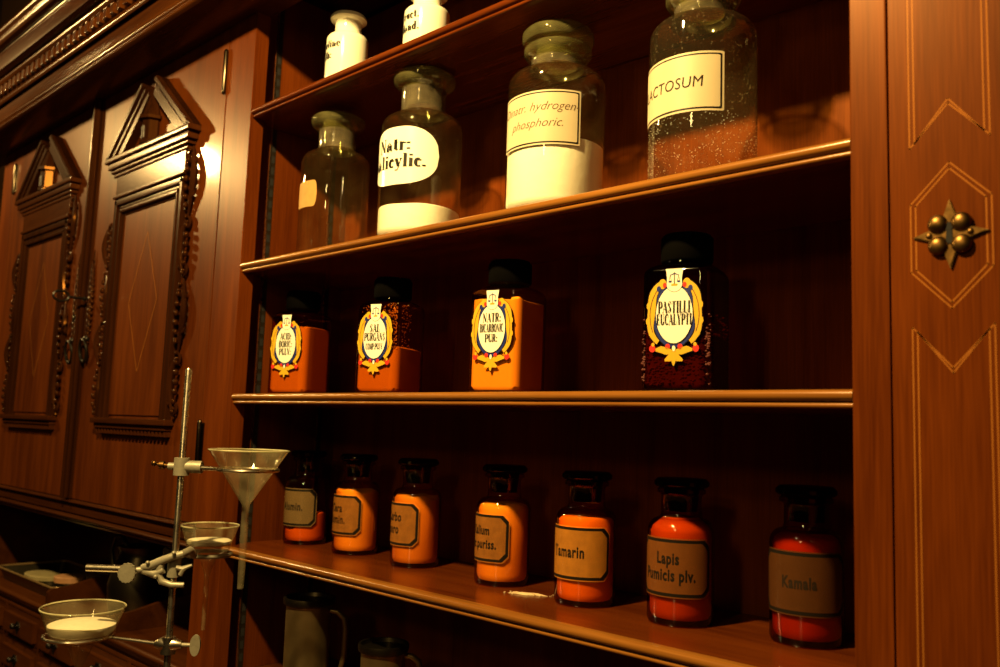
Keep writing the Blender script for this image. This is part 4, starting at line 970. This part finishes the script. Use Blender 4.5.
# middle clamp: bar with disc screw, jointed body, jaws and ring
zm = -0.195
m = MB()
m.tube([Pw(-0.113, -0.012, zm - 0.008), Pw(-0.055, -0.012, zm - 0.008)], 0.0048, 14); m.build('clamp_bar', STEEL, st)
m = MB(); bm = bmesh.new(); bmesh.ops.create_cone(bm, cap_ends=True, segments=32, radius1=1, radius2=1, depth=1)
Mx = Matrix.Translation(Pw(-0.056, -0.018, zm - 0.012)) @ Matrix((RIGHT, ZV, -FW)).transposed().to_4x4() @ Matrix.Diagonal((0.0115, 0.0125, 0.005, 1))
m.bm(bm, 0, Mx)
for i in range(16):
    a = 2 * pi * i / 16; m.tube([Pw(-0.056 + 0.0112 * cos(a), -0.0155, zm - 0.012 + 0.0122 * sin(a)), Pw(-0.056 + 0.0112 * cos(a), -0.0205, zm - 0.012 + 0.0122 * sin(a))], 0.0011, 6)
m.tube([Pw(-0.046, -0.012, zm - 0.009), Pw(-0.036, -0.010, zm - 0.008)], 0.0042, 10); m.build('thumbscrew', CAST, st)
m = MB()
m.tube([Pw(-0.040, -0.010, zm - 0.006), Pw(-0.030, -0.010, zm - 0.004), Pw(-0.016, -0.009, zm + 0.003), Pw(0.0, -0.011, zm + 0.010), Pw(0.014, -0.008, zm + 0.014)], [0.0045, 0.0065, 0.006, 0.0055, 0.005], 10)
m.tube([Pw(-0.038, -0.010, zm - 0.010), Pw(-0.022, -0.010, zm - 0.014), Pw(-0.010, -0.010, zm - 0.008)], [0.004, 0.006, 0.0045], 10)
m.tube([Pw(-0.014, -0.009, zm - 0.001), Pw(-0.018, -0.010, zm - 0.012), Pw(-0.012, -0.010, zm - 0.023), Pw(0.002, -0.011, zm - 0.027), Pw(0.018, -0.009, zm - 0.027)], [0.0045, 0.005, 0.005, 0.0042, 0.0038], 10)
m.tube([Pw(0.006, -0.010, zm - 0.004), Pw(0.014, -0.008, zm - 0.006), Pw(0.026, -0.006, zm - 0.001)], [0.003, 0.0038, 0.002], 8)
m.tube([Pw(0.012, -0.009, zm - 0.014), Pw(0.016, -0.009, zm - 0.006)], 0.0032, 8)
for a, b in ((-0.030, 0.002), (-0.018, -0.016), (0.004, 0.016)): m.ball(tuple(Pw(a, -0.017, zm + b)), 0.0028)
m.tube([Pw(0, 0, zm - 0.018), Pw(0, 0, zm + 0.012)], 0.0088, 14)
m.build('clamp', CAST, st)
F2 = Vector((-1.226, -0.137, 0)) - Vector((rx, ry, 0)); f2r, f2f = F2.dot(RIGHT), F2.dot(FW)
m = MB(); R2 = 0.032; z2r = -0.192
m.tube(ring(f2r, f2f, z2r - 0.005, R2), 0.0032, 10, closed=True)
m.tube([Pw(0.010, -0.008, zm + 0.012), Pw(0.016, 0.012, zm + 0.016), Pw(0.014, 0.035, zm + 0.006), Pw(f2r - 0.95 * R2, f2f - 0.2 * R2, z2r - 0.005)], [0.005, 0.0055, 0.0045, 0.0035], 10)
m.build('support_ring', CAST, st)
# funnels
def funnel(world, prof, stem, disc_z, disc_r, label, disc_th=0.006):
    t = thing('glass_funnel', world, label, 'funnel', 'glass funnels on the laboratory stand')
    m = MB(); full = stem + prof; m.lathe(full, 64, cap0=False, cap1=False); m.build('cone', G_LAB, t)
    r, z = prof[-1]
    m = MB(); m.tube([(r * cos(2 * pi * i / 56), r * sin(2 * pi * i / 56), z) for i in range(56)], 0.0011, 8, closed=True); m.build('rim', G_RIM, t)
    if disc_r:
        m = MB(); m.lathe([(disc_r * 0.90, disc_z - disc_th), (disc_r, disc_z - disc_th * 0.6), (disc_r * 1.01, disc_z), (disc_r * 0.93, disc_z + 0.0015), (disc_r * 0.4, disc_z + 0.003), (0.003, disc_z + 0.004)], 48)
        m.build('filter_disc', WHITEC, t)
    return t
o1 = Vector((rx, ry, 0)) + RIGHT * f1r + FW * f1f
zt1 = -0.039; tip = -0.112
funnel((o1.x, o1.y, -0.220), [(0.0055, tip + 0.220), (0.0535, zt1 + 0.220)], [(0.0042, -0.004), (0.0046, 0.010), (0.0050, tip + 0.214)], 0, 0, 'large empty clear glass funnel with a long stem, at the top of the stand')
o2 = Vector((rx, ry, 0)) + RIGHT * f2r + FW * f2f
funnel((o2.x, o2.y, -0.306), [(0.0050, 0.083), (0.0120, 0.104), (0.028, 0.112), (0.0310, 0.120), (0.0415, 0.151)], [(0.0028, 0), (0.0034, 0.078)], 0.1290, 0.0315, 'small short-stemmed glass funnel with a white disc, behind the middle clamp')
o3 = Vector((rx, ry, 0)) + RIGHT * (f3r + 0.003) + FW * f3f
funnel((o3.x, o3.y, -0.400), [(0.0050, 0.062), (0.0185, 0.092), (0.039, 0.099), (0.0415, 0.104), (0.0540, 0.140)], [(0.0035, 0), (0.0042, 0.055)], 0.1175, 0.0430, 'wide glass funnel with a white disc on the lowest ring, at the lower left', disc_th=0.012)
